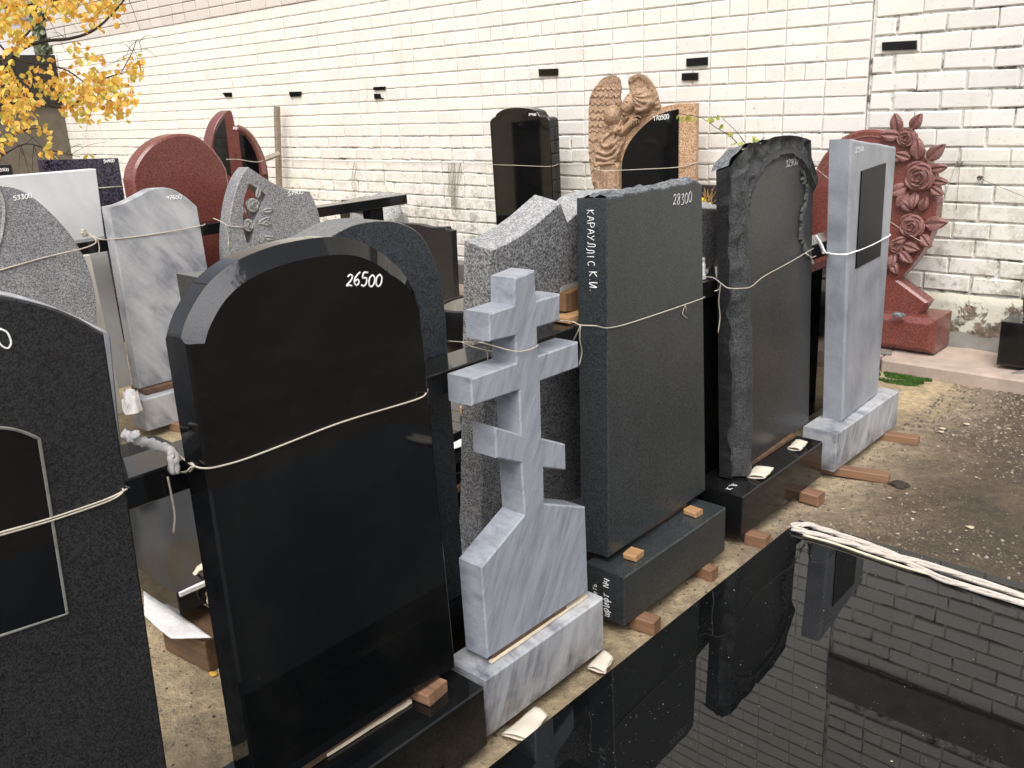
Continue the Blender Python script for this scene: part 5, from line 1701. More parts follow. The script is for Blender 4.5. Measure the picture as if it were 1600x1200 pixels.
# ------------------------------------------------------------------ red rose monument
fn = fy(5.17, on_y(1400, 490, 5.17).x, 0.295, lean=1)
N_ = thing('rose_monument', 'red granite heart shaped monument with carved roses and leaves down its right side', 'monument', fn.m)
heart = cat(fn.L([(1403, 438), (1432, 405), (1452, 370), (1462, 330), (1460, 290), (1446, 250), (1420, 222), (1385, 206), (1352, 202.5), (1322, 211), (1294, 233), (1272, 270), (1262, 320), (1262, 370), (1275, 418), (1318, 436), (1340, 460)]), 5)
foot = fn.L([(1335, 497), (1433, 497), (1441, 486), (1450, 473)])
oN = foot + heart
link('slab', prism('slab', oN, 0.12, w=0.012), REDG, N_)
s1_ = fn.l(1401, 300)[0] - fn.l(1400, 300)[0]
for k, (px, py, r) in enumerate(((1419, 215, 17.5), (1439, 276, 26), (1427, 353, 22), (1402, 384, 14), (1385, 412, 9))):
    rose(N_, fn.l(px, py), r * s1_, REDCARVE, petals=15 if r > 15 else 11, seed=k, y0=-0.012)
for px, py, ang, L in ((1404, 207, 100, 30), (1425, 203, 60, 28), (1408, 212, 175, 30), (1450, 250, 45, 34), (1436, 250, 95, 34), (1425, 248, 160, 26), (1412, 240, 215, 22), (1455, 265, 12, 26), (1458, 282, -5, 24), (1455, 292, -28, 24),
                       (1420, 290, 205, 32), (1420, 300, 240, 28), (1432, 300, 268, 26), (1425, 330, 130, 24), (1440, 330, 70, 24), (1445, 350, 8, 36), (1440, 366, -45, 26), (1418, 372, 200, 20), (1412, 382, -12, 28), (1408, 392, -40, 26), (1398, 396, -95, 24), (1395, 408, -60, 22), (1385, 420, 230, 24)):
    c = fn.l(px, py)
    leaf3(N_, c, R(ang), L * s1_, L * s1_ * .30, REDCARVE, -0.004, 0.018)
mb = MB(); mb.tube([(p[0], -0.008, p[1]) for p in cat(fn.L([(1408, 385), (1395, 410), (1378, 428)]), 5)], 0.008, 6)
link('stem', mb.mesh('stem', True), REDCARVE, N_)
mb = MB(); mb.tube([(p[0], -0.001, p[1]) for p in cat(fn.L([(1278, 285), (1298, 247), (1325, 222), (1355, 213), (1385, 216)]), 5)], 0.004, 6)
link('moulding_line', mb.mesh('moulding_line', True), REDCARVE, N_)
bp = on_z(1457, 557, 0.085)
o = link('plinth', box('plinth', -0.95, 0, 0, 0.30, 0, 0.195, .03), REDG, None, Matrix.Translation((bp.x, bp.y - .01, 0.095)))
o.data.materials[0] = REDG
tag(o, 'red granite plinth with slanted upper edges under the rose monument', 'plinth')
sp = on_z(1404, 493, 0.3)
boulder('dark stone chip lying on the red plinth', Vector((sp.x, sp.y, 0.305)), (0.035, 0.02, 0.014), GREYCHIP, 9, 'stone_chip', 'stone chip')
block('stone_chip', 'flat grey slip under the near corner of the red plinth', on_z(1383, 553, 0.08), (0.07, 0.05, 0.015), 0.3, CONC_G, 'stone chip', None)
# block with a dark stone at the right edge
ob = on_z(1556, 574, 0.085)
o = link('plinth', box('plinth', 0, 0.9, 0, 0.22, 0, 0.235, .004), BLACK_DUSTY, None, Matrix.Translation((ob.x, ob.y, 0.10)))
tag(o, 'black stone plinth at the right picture edge on the pavement', 'plinth')
fO = fy(ob.y + 0.06, on_y(1597, 500, ob.y + .06).x, 0.34)
oo = [(0.0, 0.0), (0.5, 0.0), (0.5, 0.45)] + cat([(0.3, 0.40), (0.12, 0.30), (0.02, 0.22), (-0.006, 0.12), (-0.004, 0.06), (0.008, 0.0)], 4)[:-1]
o = link('headstone', prism('headstone', oo, 0.08, 0.004), NAVY, None, fO.m)
tag(o, 'dark purple black headstone edge standing on the black plinth at the right edge', 'headstone')
pp = on_z(1580, 592, 0.05)
pipe = thing('pipe', 'grey pipe stub sticking out of the pavement edge under the black plinth', 'pipe', Matrix.Translation(pp))
V, Fc = [], []
ax = Vector((0.55, 0.75, 0.12)).normalized(); a_ = ax.orthogonal().normalized(); b_ = ax.cross(a_)
for (r_, t_) in ((0.022, 0.02), (0.024, 0.0), (0.030, 0.0), (0.032, 0.02), (0.032, 0.22)):
    for i in range(20):
        a = 2 * math.pi * i / 20
        V.append(ax * t_ + (a_ * math.cos(a) + b_ * math.sin(a)) * r_)
V += [ax * 0.12 + (a_ * math.cos(2 * math.pi * i / 20) + b_ * math.sin(2 * math.pi * i / 20)) * 0.02 for i in range(20)]
for j in range(4):
    for i in range(20): Fc.append((j * 20 + i, (j + 1) * 20 + i, (j + 1) * 20 + (i + 1) % 20, j * 20 + (i + 1) % 20))
for i in range(20): Fc.append((i, (i + 1) % 20, 100 + (i + 1) % 20, 100 + i))
link('tube', mesh('tube', V, Fc, True, 40), CONC_G, pipe)

# ------------------------------------------------------------------ ropes
X1 = -1.395
def fr(face, px, py, d=-0.004):
    l = face.l(px, py); return face.w(l[0], l[1], d)
bx = lambda px, py, x=BX + .004: on_x(px, py, x)
g = 'twine holding the headstones to the beams'
rope('twine', 'doubled cream twine across the charcoal headstone at the left edge',
     [fr(fa, -30, 845), fr(fa, 0, 835), fr(fa, 80, 812), fr(fa, 165, 783), fr(fa, 190, 768), fr(fa, 198, 764, .02), bx(203, 762)], 0.0017, group=g,
     parts=[([fr(fa, -30, 840), fr(fa, 0, 831), fr(fa, 80, 808), fr(fa, 165, 779), fr(fa, 197, 763)],)])
rope('twine', 'cream twine with a knot across the middle of the headstone priced 26500',
     [bx(268, 700), bx(283, 714), bx(301, 727, -1.50), fr(fb, 318, 731), fr(fb, 345, 727), fr(fb, 400, 710), fr(fb, 530, 660), fr(fb, 645, 625), fr(fb, 664, 614), bx(668, 608)], 0.0018, group=g,
     parts=[([bx(301, 727, -1.50), bx(292, 736, -1.52), bx(283, 738)],), ([bx(303, 728, -1.5), bx(298, 736, -1.52), bx(287, 739)],), ([bx(299, 724, -1.5), bx(303, 728, -1.49), bx(300, 731, -1.5)], 0.003)])
P_cl = [bx(196, 678, -1.62), bx(205, 683, -1.62), bx(214, 690, -1.6), bx(222, 684, -1.61)]
rope('cloth_tie', 'white cotton strip knotted round the beam beside the headstone priced 26500',
     [bx(193, 677, -1.66), bx(204, 682, -1.62), bx(215, 690, -1.60), bx(232, 692, -1.60), bx(255, 700, -1.60), bx(268, 706, -1.595), bx(272, 720, -1.592), bx(276, 740, -1.592)], 0.007, CLOTH, cat_='cloth tie',
     parts=[([bx(207, 690, -1.6), bx(210, 680, -1.6), bx(214, 677, -1.6), bx(212, 686, -1.59)], .006), ([bx(268, 706, -1.595), bx(266, 718, -1.592), bx(270, 741, -1.592)], .005)])
rope('twine', 'cream twine passing behind and around the upper pole of the cross',
     [bx(700, 533, XB + .01), bx(735, 535, -1.55), fr(fc, 768, 538, .03), fr(fc, 806, 549), fr(fc, 838, 540), fr(fc, 838.5, 540, .03), fr(fc, 830, 541, .09)], 0.0016, group=g,
     parts=[([bx(722, 535, -1.58), bx(745, 545, -1.57), bx(760, 549, -1.57), bx(762, 562, -1.57), bx(761, 590, BX)],), ([bx(735, 541, -1.57), bx(768, 549, -1.56), bx(770, 541, -1.56), bx(769, 560, -1.58), bx(771, 586, BX)],)])
rope('twine', 'cream twine with a looped knot crossing the dark green grey headstone',
     [bx(876, 501, -1.55), bx(895, 503, -1.55), bx(908, 508, -1.52), bx(930, 509, -1.49), fr(fd, 952, 512), fr(fd, 1000, 499), fr(fd, 1093, 467), bx(1096, 464)], 0.0018, group=g,
     parts=[([bx(907, 508, -1.52), bx(903, 518, -1.53), bx(896, 532, -1.56)],), ([bx(907, 508, -1.52), bx(906, 530, -1.53), bx(909, 550, -1.54), bx(905, 571, -1.55)],), ([fr(fd, 1069, 475), fr(fd, 1065, 490), fr(fd, 1072, 497)], .0012), ([fr(fd, 1069, 475), fr(fd, 1071, 488)], .0012)])
rope('twine', 'cream twine slanting across the carved headstone with loose ends',
     [bx(1094, 432), bx(1114, 434, -1.57), bx(1127, 443, -1.53), bx(1138, 450, -1.5), fr(fe, 1150, 450, -.02), fr(fe, 1168, 447, -.015), fr(fe, 1200, 432, .015), fr(fe, 1240, 410, .015), fr(fe, 1275, 388, .01)], 0.0017, group=g,
     parts=[([bx(1127, 443, -1.53), bx(1123, 452, -1.54), bx(1116, 455, -1.55)],), ([bx(1126, 445, -1.54), bx(1123, 470, -1.55), bx(1125, 495, -1.55), bx(1122, 520, -1.55)],), ([fr(fe, 1261, 396, .005), fr(fe, 1268, 402, .0), fr(fe, 1275, 400, 0)], .0016), ([fr(fe, 1262, 396, .005), fr(fe, 1268, 404, 0), fr(fe, 1271, 413, 0)], .0016)])
rope('ribbon', 'white plastic ribbon tied from the beam round the last marble headstone',
     [bx(1275, 368, -1.58), bx(1283, 380, -1.56), bx(1289, 393, -1.53), bx(1297, 396, -1.48), fr(ff, 1320, 397), fr(ff, 1345, 389), fr(ff, 1375, 375), fr(ff, 1387, 369), bx(1391, 366, -1.5)], 0.003, m_plain('white ribbon', (0.82, 0.81, 0.8), .6, .05), cat_='ribbon',
     parts=[([bx(1277, 372, -1.58), bx(1284, 388, -1.57), bx(1287, 396, -1.56), bx(1295, 395, -1.5)], .004), ([bx(1272, 377, -1.59), bx(1281, 376, -1.58)], .003)])
rope('twine', 'cream twine end hanging below the beam near the headstone priced 26500', [bx(262, 745, -1.59), bx(268, 775, -1.588), bx(273, 805, -1.588), bx(271, 833, -1.588)], 0.0022)
X3 = -4.41
rope('twine', 'cream twine across the speckled headstone priced 53300', [fr(fv, -20, 428), fr(fv, 0, 422), fr(fv, 70, 402), fr(fv, 136, 386), on_x(150, 375, -4.4), on_x(131, 362, -4.55)], 0.003, group=g)
rope('twine', 'cream twine with a hanging knot across the veined marble headstone', [on_x(131, 360, -4.55), on_x(150, 371, -4.48), on_x(160, 374, -4.4), fr(fw_, 176, 374), fr(fw_, 240, 366), fr(fw_, 312, 353), on_x(320, 350, -4.55)], 0.003, group=g,
     parts=[([on_x(152, 371, -4.46), on_x(155, 385, -4.46), on_x(155, 396, -4.46)],), ([on_x(128, 362, -4.5), on_x(133, 368, -4.5), on_x(130, 358, -4.5)], .012)])
rope('twine', 'cream twine round the near edge of the pierced headstone with roses', [on_x(333, 341, -4.55), on_x(345, 346, -4.45), fr(fX, 358, 353), fr(fX, 380, 355)], 0.003, group=g, parts=[([on_x(352, 350, -4.4), fr(fX, 356, 370), fr(fX, 357, 385)],)])
rope('twine', 'twine stretched across the tall black headstone by the wall', [fr(fl_, 764, 257), fr(fl_, 800, 258), fr(fl_, 858, 260), on_y(873, 256, 5.2)], 0.002, group=g)
rope('twine', 'light twine stretched across the angel monument', [fr(fm, 931, 262, -.06), fr(fm, 950, 264, -.13), fr(fm, 970, 264, -.1), fr(fm, 1000, 264, -.03), fr(fm, 1060, 261, -.012), fr(fm, 1088, 254), on_y(1092, 253, 5.25)], 0.0026, group=g)
rope('twine', 'twine across the red rose monument behind the marble headstone', [fr(fn, 1270, 258, -.002), fr(fn, 1296, 280, -.002), fr(fn, 1360, 325, -.002), fr(fn, 1395, 348, -.01), fr(fn, 1440, 374, -.04), on_y(1450, 376, 5.2)], 0.0016, group=g)
rope('twine', 'thin string across the dark navy headstone priced 54900', [fr(fs, 150, 294), fr(fs, 190, 291)], 0.003)
rope('twine', 'thin string across the tall red cross headstone', [fr(fq, 350, 249, -.03), fr(fq, 368, 249, -.03), fr(fq, 395, 253, -.03), fr(fq, 408, 251, -.03)], 0.003)

# ------------------------------------------------------------------ left: building, sky gap, far things, autumn tree
XL = -13.3
zt = on_x(105, 86, XL).z
bd = thing('outbuilding', 'low brown stucco outbuilding with a dark tar roof edge behind the yellow leaves', 'building', Matrix.Translation((XL, 3.0, 0)))
link('wall', (lambda V, Fc: mesh('wall', V, Fc))(*[(MB().box(-5, 0, -6, 2.9, -0.05, zt - 0.62)).V, [(0, 1, 3, 2), (4, 6, 7, 5), (0, 4, 5, 1), (2, 3, 7, 6), (0, 2, 6, 4), (1, 5, 7, 3)]]), STUCCO, bd)
link('roof_edge', mesh('roof_edge', MB().box(-5.05, 0.06, -6.05, 2.9, zt - 0.619, zt).V, [(0, 1, 3, 2), (4, 6, 7, 5), (0, 4, 5, 1), (2, 3, 7, 6), (0, 2, 6, 4), (1, 5, 7, 3)]), FASCIA, bd)
# far block of flats and a far green tree above the roof
bp_ = at_dist(52, 70, 46)
fb2 = thing('far_building', 'pale far building with a dark window above the outbuilding roof', 'building', Matrix.Translation((bp_.x, bp_.y, 0)) @ Matrix.Rotation(HEAD, 4, 'Z'))
link('wall', mesh('wall', MB().box(-4, 1.0, 0, 5, 0, bp_.z + 1.0).V, [(0, 1, 3, 2), (4, 6, 7, 5), (0, 4, 5, 1), (2, 3, 7, 6), (0, 2, 6, 4), (1, 5, 7, 3)]), m_plain('pale grey paint', (0.55, 0.55, 0.58), .8, .05), fb2)
link('roof', mesh('roof', MB().box(-4.2, 1.2, -0.2, 5.2, bp_.z + 1.0, bp_.z + 1.25).V, [(0, 1, 3, 2), (4, 6, 7, 5), (0, 4, 5, 1), (2, 3, 7, 6), (0, 2, 6, 4), (1, 5, 7, 3)]), m_plain('slate', (0.2, 0.22, 0.25), .8, .05), fb2)
link('window', box('window', 0.0, 0.75, -0.04, 0.05, bp_.z - 1.0, bp_.z + .3, .01), m_plain('dark window', (0.08, 0.07, 0.065), .3, .05), fb2)

def leaf_card(V, Fc, c, L, rnd, flat=0.0):
    a = Vector((rnd.uniform(-1, 1), rnd.uniform(-1, 1), rnd.uniform(-1.6, .2))).normalized()
    b = a.cross(Vector((rnd.uniform(-1, 1), rnd.uniform(-1, 1), rnd.uniform(-1, 1)))).normalized()
    n = a.cross(b) * 0.12 * L
    b0 = len(V)
    w_ = L * rnd.uniform(.40, .50)
    for (t, q, k) in ((0, 0, 0), (.22, .75, -.6), (.5, 1, -1), (.82, .5, -.4), (1, 0, .4), (.82, -.5, -.4), (.5, -1, -1), (.22, -.75, -.6)):
        V.append(tuple(c + a * L * t + b * w_ * q + n * k))
    V.append(tuple(c + a * L * .5 + n * .6))
    for i in range(8): Fc.append((b0 + 8, b0 + i, b0 + (i + 1) % 8))
def m_leaf(name, stops):
    t = NT(name, 0.55)
    geo = t.n('NewGeometry'); oi = t.n('ObjectInfo')
    r = t.math('FRACT', t.math('ADD', geo.outputs['Random Per Island'], oi.outputs['Random']))
    t.color(t.ramp(r, stops))
    t.b.inputs['Transmission Weight'].default_value = 0.0
    tr = t.n('BsdfTranslucent'); ms = t.n('MixShader'); ms.inputs[0].default_value = 0.4
    cl = t.b.inputs['Base Color'].links[0].from_socket
    t.l(cl, tr.inputs[0]); t.l(t.b.outputs[0], ms.inputs[1]); t.l(tr.outputs[0], ms.inputs[2])
    t.l(ms.outputs[0], t.t.nodes['Material Output'].inputs[0])
    return t.m
YLEAF = m_leaf('autumn leaf', [(0.0, (0.70, 0.33, 0.07)), (0.25, (0.80, 0.47, 0.08)), (0.65, (0.85, 0.60, 0.12)), (0.92, (0.72, 0.61, 0.14)), (1.0, (0.42, 0.44, 0.10))])
GLEAF = m_leaf('green yellow leaf', [(0.0, (0.34, 0.42, 0.07)), (0.6, (0.48, 0.52, 0.11)), (1.0, (0.55, 0.38, 0.10))])
def inpoly(x, y, P):
    c = False; j = len(P) - 1
    for i in range(len(P)):
        if (P[i][1] > y) != (P[j][1] > y) and x < (P[j][0] - P[i][0]) * (y - P[i][1]) / (P[j][1] - P[i][1]) + P[i][0]: c = not c
        j = i
    return c
TD = 7.2
TR = thing('autumn_tree', 'autumn tree with yellow orange leaves reaching in from the top left', 'tree', Matrix.Translation((-7.6, 0.6, 0)))
t0v = Vector((-7.6, 0.6, 0))
rnd = random.Random(11)
def tp_(px, py, d=0.0): return at_dist(px, py, TD + d) - t0v
mb = MB()
mb.tube(cat([(0, 0, -0.05), (0.03, 0.02, 1.0), (-0.02, 0.05, 2.2), (0.04, 0.1, 3.6), (0.0, 0.2, 5.0)], 6), 0.09, 10, 0.03)
link('trunk', mb.mesh('trunk', True, None), BARK, TR)
joints = [tp_(-60, 30), tp_(-60, 120), tp_(-50, 200)]
branches = [
  ([(-0.02, 0.05, 2.2), tp_(-70, 150), tp_(-10, 125), tp_(25, 82, -.1), tp_(65, 65, -.1), tp_(110, 60, -.2), tp_(150, 45, -.3), tp_(190, 5, -.3), tp_(210, -30, -.3)], 0.02, 0.004),
  ([tp_(-70, 150), tp_(0, 110), tp_(22, 78), tp_(45, 50), tp_(70, 20), tp_(90, -20)], 0.012, 0.004),
  ([(0.0, 0.05, 1.9), tp_(-70, 220), tp_(-20, 170), tp_(40, 160), tp_(95, 168), tp_(120, 160), tp_(160, 125), tp_(200, 112)], 0.016, 0.003),
  ([tp_(-40, 110), tp_(10, 92), tp_(45, 98), tp_(100, 108), tp_(140, 135), tp_(185, 165)], 0.008, 0.003),
  ([(0.0, 0.02, 1.2), tp_(-60, 290), tp_(0, 245), tp_(5, 220), tp_(30, 205), tp_(60, 200)], 0.012, 0.003),
  ([tp_(-60, 30), tp_(-10, 15), tp_(60, 5), tp_(140, -10)], 0.01, 0.004),
  ([(0.04, 0.1, 3.4), tp_(-90, 10), tp_(-60, 20), tp_(-10, 60), tp_(20, 100), tp_(30, 150)], 0.014, 0.003),
  ([tp_(0, 245), tp_(40, 225), tp_(80, 235), tp_(125, 245)], 0.006, 0.002),
  ([tp_(190, 112, -.3), tp_(205, 85, -.3), tp_(215, 62, -.3), tp_(222, 80, -.3)], 0.003, 0.002)]
for P, a, b in branches:
    mb = MB(); mb.tube(cat(P, 6), a, 7, b); link('branch', mb.mesh('branch', True, None), BARK, TR)
mb = MB()
for k in range(70):
    P = random.Random(k).choice(branches)[0]; q = cat(P, 6); s_ = Vector(rnd.choice(q[len(q) // 4:]))
    e = s_ + Vector((rnd.uniform(-.25, .25), rnd.uniform(-.25, .25), rnd.uniform(-.28, .12)))
    mb.tube(cat([s_, (s_ + e) / 2 + Vector((0, 0, .02)), e], 3), 0.0022, 4, 0.001)
link('twigs', mb.mesh('twigs', True, None), BARK, TR)['kind'] = 'stuff'
regions = [([(0, -15), (190, -15), (188, 20), (150, 12), (105, 12), (60, 22), (0, 30)], 300), ([(95, 10), (185, 8), (178, 40), (140, 44), (100, 30)], 60), ([(0, 25), (35, 28), (50, 55), (20, 95), (0, 88)], 90),
           ([(0, 100), (33, 112), (36, 140), (62, 162), (58, 196), (20, 202), (14, 228), (0, 240)], 210), ([(48, 106), (102, 116), (128, 140), (128, 172), (105, 178), (88, 148), (50, 138)], 110),
           ([(108, 96), (165, 110), (212, 90), (216, 125), (196, 140), (130, 150)], 120), ([(118, 135), (206, 132), (205, 168), (200, 180), (150, 176), (122, 196), (112, 180)], 150), ([(112, 66), (158, 82), (156, 96), (115, 90)], 22),
           ([(50, 100), (90, 92), (90, 104), (60, 112)], 8), ([(66, 232), (128, 236), (130, 248), (80, 246)], 16), ([(198, 60), (222, 70), (223, 110), (208, 112)], 10), ([(70, 200), (86, 200), (86, 216), (70, 216)], 6)]
leaves = []
for poly, n in regions:
    n = int(n * 1.35); xs_, ys_ = [p[0] for p in poly], [p[1] for p in poly]
    k = 0
    # leaves hang in small sprays
    while k < n:
        cx, cy = rnd.uniform(min(xs_), max(xs_)), rnd.uniform(min(ys_), max(ys_))
        if not inpoly(cx, cy, poly): continue
        dd = rnd.uniform(-.7, .5)
        for q in range(rnd.randint(2, 6)):
            x, y = cx + rnd.gauss(0, 6), cy + rnd.gauss(0, 6)
            leaves.append(tp_(x, y, dd + rnd.uniform(-.08, .08))); k += 1
# crown outside the frame
for k in range(900):
    a = rnd.uniform(0, 6.28); r_ = rnd.uniform(.4, 1.9)
    p = Vector((math.cos(a) * r_ - .6, math.sin(a) * r_ - .5, 3.3 + rnd.gauss(0, .8)))
    w3 = p + t0v - CAM; zc = w3.dot(fw)
    u, v = 800 + F_PX * w3.dot(RT) / zc, 600 - F_PX * w3.dot(UP) / zc
    if u > -15 and v > -15: continue
    leaves.append(p)
variants = []
for k in range(10):
    V, Fc = [], []; leaf_card(V, Fc, Vector((0, 0, 0)), 0.043 * rnd.uniform(.8, 1.2), rnd)
    me = mesh('leaf', V, Fc, True, None); me.materials.append(YLEAF); variants.append((me, V, Fc))
order = list(range(len(leaves)))
nin = sum(n for _, n in regions)
rnd.shuffle(leaves_in := leaves[:len(leaves) - 1])
ST = MB()
cnt = 0
for p in leaves:
    me, V, Fc = rnd.choice(variants)
    mm = Matrix.Translation(p) @ Matrix.Rotation(rnd.uniform(0, 6.28), 4, 'Z')
    w3 = p + t0v - CAM; zc = w3.dot(fw)
    u, v = 800 + F_PX * w3.dot(RT) / zc, 600 - F_PX * w3.dot(UP) / zc
    if cnt < 300 and u > 0 and v > 0:
        o = bpy.data.objects.new('leaf', me); COL.objects.link(o); o.parent = TR; o.matrix_local = mm; cnt += 1
    else: ST.add([mm @ Vector(q) for q in V], Fc)
link('foliage', ST.mesh('foliage', True, None), YLEAF, TR)['kind'] = 'stuff'
# far green tree over the roof
fg = at_dist(85, 45, 30)
gt = thing('far_tree', 'dull green far tree above the outbuilding roof by the wall end', 'tree', Matrix.Translation((fg.x, fg.y, 0)))
mb = MB(); mb.tube([(0, 0, 0), (0, 0, fg.z)], .15, 8, .08); link('trunk', mb.mesh('trunk', True), BARK, gt)
V, Fc = [], []
for k in range(2600):
    z = rnd.gauss(fg.z, 1.0); rr = 0.55 * rnd.random() ** .5
    a = rnd.uniform(0, 6.28)
    leaf_card(V, Fc, Vector((math.cos(a) * rr, math.sin(a) * rr, z)), 0.16, rnd)
link('crown', mesh('crown', V, Fc, True, None), m_leaf('dull green', [(0, (0.16, 0.2, 0.13)), (1, (0.30, 0.33, 0.22))]), gt)

# shoots with leaves against the wall
def shoot(label, paths, leafpts, y, L=0.04):
    o0 = on_y(*paths[0][0], y)
    r_ = thing('shrub_shoot', label, 'shoot', Matrix.Translation((o0.x, o0.y, 0)))
    o0 = Vector((o0.x, o0.y, 0))
    mb = MB()
    for P in paths: mb.tube(cat([on_y(px, py, y) - o0 for px, py in P], 5), 0.003, 5, 0.0015)
    link('stem', mb.mesh('stem', True), BARK, r_)
    rr = random.Random(4)
    for px, py in leafpts:
        V, Fc = [], []; leaf_card(V, Fc, on_y(px, py, y) - o0, L * rr.uniform(.85, 1.15), rr)
        link('leaf', mesh('leaf', V, Fc, True, None), GLEAF, r_)
shoot('thin shrub shoot with green yellow leaves rising behind the carved headstone',
      [[(1175, 260), (1155, 228), (1140, 212), (1120, 200), (1095, 184), (1064, 178)], [(1172, 240), (1165, 225), (1150, 205), (1130, 186)], [(1175, 250), (1185, 225), (1195, 214)]],
      [(1062, 178), (1068, 182), (1073, 180), (1078, 184), (1084, 184), (1090, 186), (1108, 184), (1113, 184), (1118, 183), (1124, 182), (1129, 184), (1143, 205), (1146, 210), (1130, 194), (1176, 213), (1181, 216), (1186, 217), (1158, 222), (1162, 224), (1150, 230), (1148, 226)], 4.9)
dk = on_y(1097, 300, 4.7)
o = link('dark_panel', box('dark_panel', -.35, .5, 0, .05, 0, 0.97, .003), m_plain('dark board', (0.012, 0.01, 0.009), .7, .3), None, Matrix.Translation((dk.x, 5.0, 0.09)))
zt_ = on_y(1110, 290, 5.0).z
o.scale = (1, 1, (zt_ - .09) / .97)
tag(o, 'dark board standing against the wall between the 28300 and carved headstones', 'board')
# dried flowers in front of it
o0 = Vector((on_y(1100, 322, 4.6).x, 4.6, 0.08))
fl0 = thing('dry_plant', 'dry straw with tiny yellow flowers in front of the dark board', 'plant', Matrix.Translation(o0))
mb = MB()
for k in range(14):
    a = on_y(rnd.uniform(1096, 1112), 324, 4.6) - o0; b = on_y(rnd.uniform(1094, 1124), rnd.uniform(290, 312), 4.6) - o0
    mb.tube([Vector((a.x * .5, 0, 0)), a, (a + b) / 2 + Vector((0.01, 0, 0)), b], 0.002, 4)
link('stalks', mb.mesh('stalks', True), m_plain('straw', (0.3, 0.18, 0.06), .8, .3), fl0)
V, Fc = [], []
for px, py in ((1098, 309), (1102, 312), (1099, 313), (1103, 318), (1106, 317), (1101, 321)):
    for q in range(3): leaf_card(V, Fc, on_y(px + rnd.uniform(-1, 1), py + rnd.uniform(-1, 1), 4.58) - o0, 0.022, rnd)
link('flowers', mesh('flowers', V, Fc, True), m_plain('yellow flower', (0.8, 0.6, 0.1), .6, .1), fl0)

# ------------------------------------------------------------------ gravel, moss, litter
def scatter(name, n, region, size, mat, seed, zoff=0.0, sx=1, keep=None, yellow=None):
    rnd = random.Random(seed); V, Fc = [], []
    for k in range(n):
        x, y = rnd.uniform(*region[0]), rnd.uniform(*region[1])
        if keep and not keep(x, y): continue
        s = size * (0.4 + rnd.random() ** 3 * 1.6)
        b = len(V); a0 = rnd.uniform(0, 6.28)
        z = (noise.noise(Vector((x * 1.7, y * 1.7, 0))) * 0.012 + noise.noise(Vector((x * 7, y * 7, 3))) * 0.006) + zoff
        m_ = 5
        hgt = s * rnd.uniform(.3, .8)
        for i in range(m_):
            a = a0 + 6.283 * i / m_; rr = s * rnd.uniform(.6, 1.1)
            V.append((x + math.cos(a) * rr, y + math.sin(a) * rr, z - s * .2))
            V.append((x + math.cos(a) * rr * .65, y + math.sin(a) * rr * .65, z + hgt * rnd.uniform(.7, 1)))
        for i in range(m_):
            j = (i + 1) % m_
            Fc.append((b + 2 * i, b + 2 * j, b + 2 * j + 1, b + 2 * i + 1))
        Fc.append(tuple(b + 2 * i + 1 for i in range(m_)))
    o = link(name, mesh(name, V, Fc), mat); tag(o, kind='stuff'); return o
def m_var(name, stops, rough=0.9):
    t = NT(name, rough); g = t.n('NewGeometry'); t.color(t.ramp(g.outputs['Random Per Island'], stops)); return t.m
GRAV = m_var('gravel', [(0, (0.07, 0.055, 0.04)), (.4, (0.16, 0.125, 0.085)), (.75, (0.22, 0.185, 0.14)), (.95, (0.28, 0.24, 0.19)), (1, (0.38, 0.35, 0.30))])
o = scatter('gravel', 26000, ((-1.4, 2.2), (2.3, 4.93)), 0.0045, GRAV, 1, keep=lambda x, y: noise.noise(Vector((x * 1.6, y * 1.6, 4))) + (0.5 if y > 4.3 or (y < 3.5 and x < -.9) else -0.05) + random.random() * .5 > 0.02)
tag(o, 'small stones and grit strewn over the dirt', None)
o = scatter('gravel', 9000, ((-1.4, 2.0), (4.15, 4.93)), 0.006, GRAV, 5)
tag(o, 'coarser grit along the pavement edge', None)
o = scatter('gravel', 9000, ((-3.4, -0.95), (0.2, 3.2)), 0.004, GRAV, 2)
tag(o, 'grit between the rows', None)
PETAL = m_var('fallen flakes', [(0, (0.40, 0.33, 0.22)), (.6, (0.52, 0.45, 0.33)), (1, (0.62, 0.57, 0.47))])
V, Fc = [], []
rn2 = random.Random(21)
for k in range(260):
    x, y = rn2.uniform(-1.35, 1.6), rn2.uniform(2.3, 4.9)
    s = rn2.uniform(.003, .0085) * (1.5 if rn2.random() < .06 else 1)
    b = len(V); a0 = rn2.uniform(0, 6)
    z = (noise.noise(Vector((x * 1.7, y * 1.7, 0))) * 0.012 + noise.noise(Vector((x * 7, y * 7, 3))) * 0.006) + .005
    for i in range(6):
        a = a0 + i * 1.047; V.append((x + math.cos(a) * s, y + math.sin(a) * s * .6, z + rn2.uniform(0, .003)))
    Fc.append(tuple(range(b, b + 6)))
o = link('leaf_litter', mesh('leaf_litter', V, Fc), PETAL); tag(o, kind='stuff')
# grit and a few bits of leaf lying on the flat black slab
V, Fc = [], []
for k in range(110):
    x, y = rn2.uniform(-1.1, 0.1), rn2.uniform(0.9, 2.45)
    s = rn2.uniform(.0006, .0015) * (2.2 if rn2.random() < .05 else 1); b = len(V); a0 = rn2.uniform(0, 6)
    for i in range(5):
        a = a0 + i * 1.257; V.append((x + math.cos(a) * s, y + math.sin(a) * s * .7, 0.2512)); V.append((x + math.cos(a) * s * .5, y + math.sin(a) * s * .35, 0.2512 + s * .6))
    for i in range(5):
        j = (i + 1) % 5; Fc.append((b + 2 * i, b + 2 * j, b + 2 * j + 1, b + 2 * i + 1))
    Fc.append(tuple(b + 2 * i + 1 for i in range(5)))
o = link('slab_grit', mesh('slab_grit', V, Fc), PETAL); tag(o, kind='stuff')
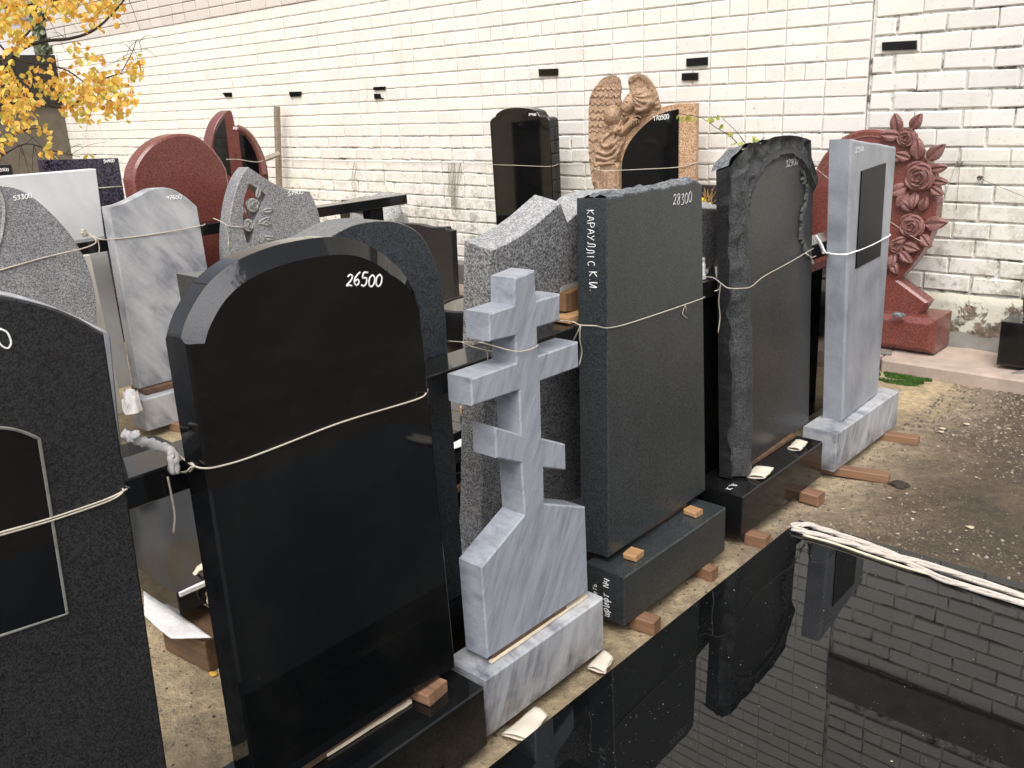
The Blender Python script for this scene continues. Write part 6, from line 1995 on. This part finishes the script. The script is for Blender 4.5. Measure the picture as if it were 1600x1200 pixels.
# moss along the pavement edge
V, Fc = [], []
m0, m1 = on_z(1372, 575, 0.03), on_z(1470, 586, .02)
for k in range(5200):
    t = rn2.random(); x = m0.x + (m1.x - m0.x) * t + rn2.uniform(-.02, .02)
    y = CURB_Y - 0.02 - rn2.random() ** 1.5 * 0.16 * math.sin(math.pi * min(1, max(0.05, t)) ) ** .5
    if noise.noise(Vector((x * 9, y * 14, 2))) + 0.12 < 0: continue
    b = len(V); h_ = rn2.uniform(.008, .024); a = rn2.uniform(0, 6.28); w_ = .0035
    V += [(x - math.cos(a) * w_, y - math.sin(a) * w_, 0), (x + math.cos(a) * w_, y + math.sin(a) * w_, 0), (x + rn2.uniform(-.006, .006), y + rn2.uniform(-.006, .006), h_)]
    Fc.append((b, b + 1, b + 2))
for k in range(130):
    c = on_z(700, 480, 0.05); x, y = c.x + rn2.gauss(0, .06), c.y + rn2.gauss(0, .06)
    b = len(V); a = rn2.uniform(0, 6.28); w_ = .008
    V += [(x - math.cos(a) * w_, y - math.sin(a) * w_, 0), (x + math.cos(a) * w_, y + math.sin(a) * w_, 0), (x + rn2.uniform(-.02, .02), y, rn2.uniform(.02, .06))]
    Fc.append((b, b + 1, b + 2))
o = link('moss', mesh('moss', V, Fc), MOSS); tag(o, kind='stuff')
# few larger leaves on the ground, each its own thing
for k, (px, py, lab) in enumerate(((1472, 669, 'pale leaf lying on the dirt right of the wooden sticks'), (1470, 674, 'smaller pale leaf touching the pale leaf right of the wooden sticks'), (1510, 662, 'single cream leaf on the dirt further right'), (1515, 823, 'pale pink pebble leaf near the far end of the flat slab'), (333, 1052, 'bright yellow leaf at the timber block in the left gap'))):
    c = on_z(px, py, 0.008); V, Fc = [], []
    for i in range(8):
        a = i * .785; V.append((math.cos(a) * .016, math.sin(a) * .011, 0.002 * math.sin(a * 2)))
    V.append((0, 0, .004)); Fc = [(8, i, (i + 1) % 8) for i in range(8)]
    o = link('fallen_leaf', mesh('fallen_leaf', V, Fc), YLEAF if k == 4 else PETAL, None, Matrix.Translation(c)); tag(o, lab, 'leaf', 'fallen leaves')
boulder('dark earth clod on the dirt between the plinths and the flat slab', on_z(1405, 757, 0.005), (0.035, 0.03, 0.012), m_plain('damp earth', (0.035, 0.028, 0.02), .95, .4), 5, 'earth_clod', 'clod')
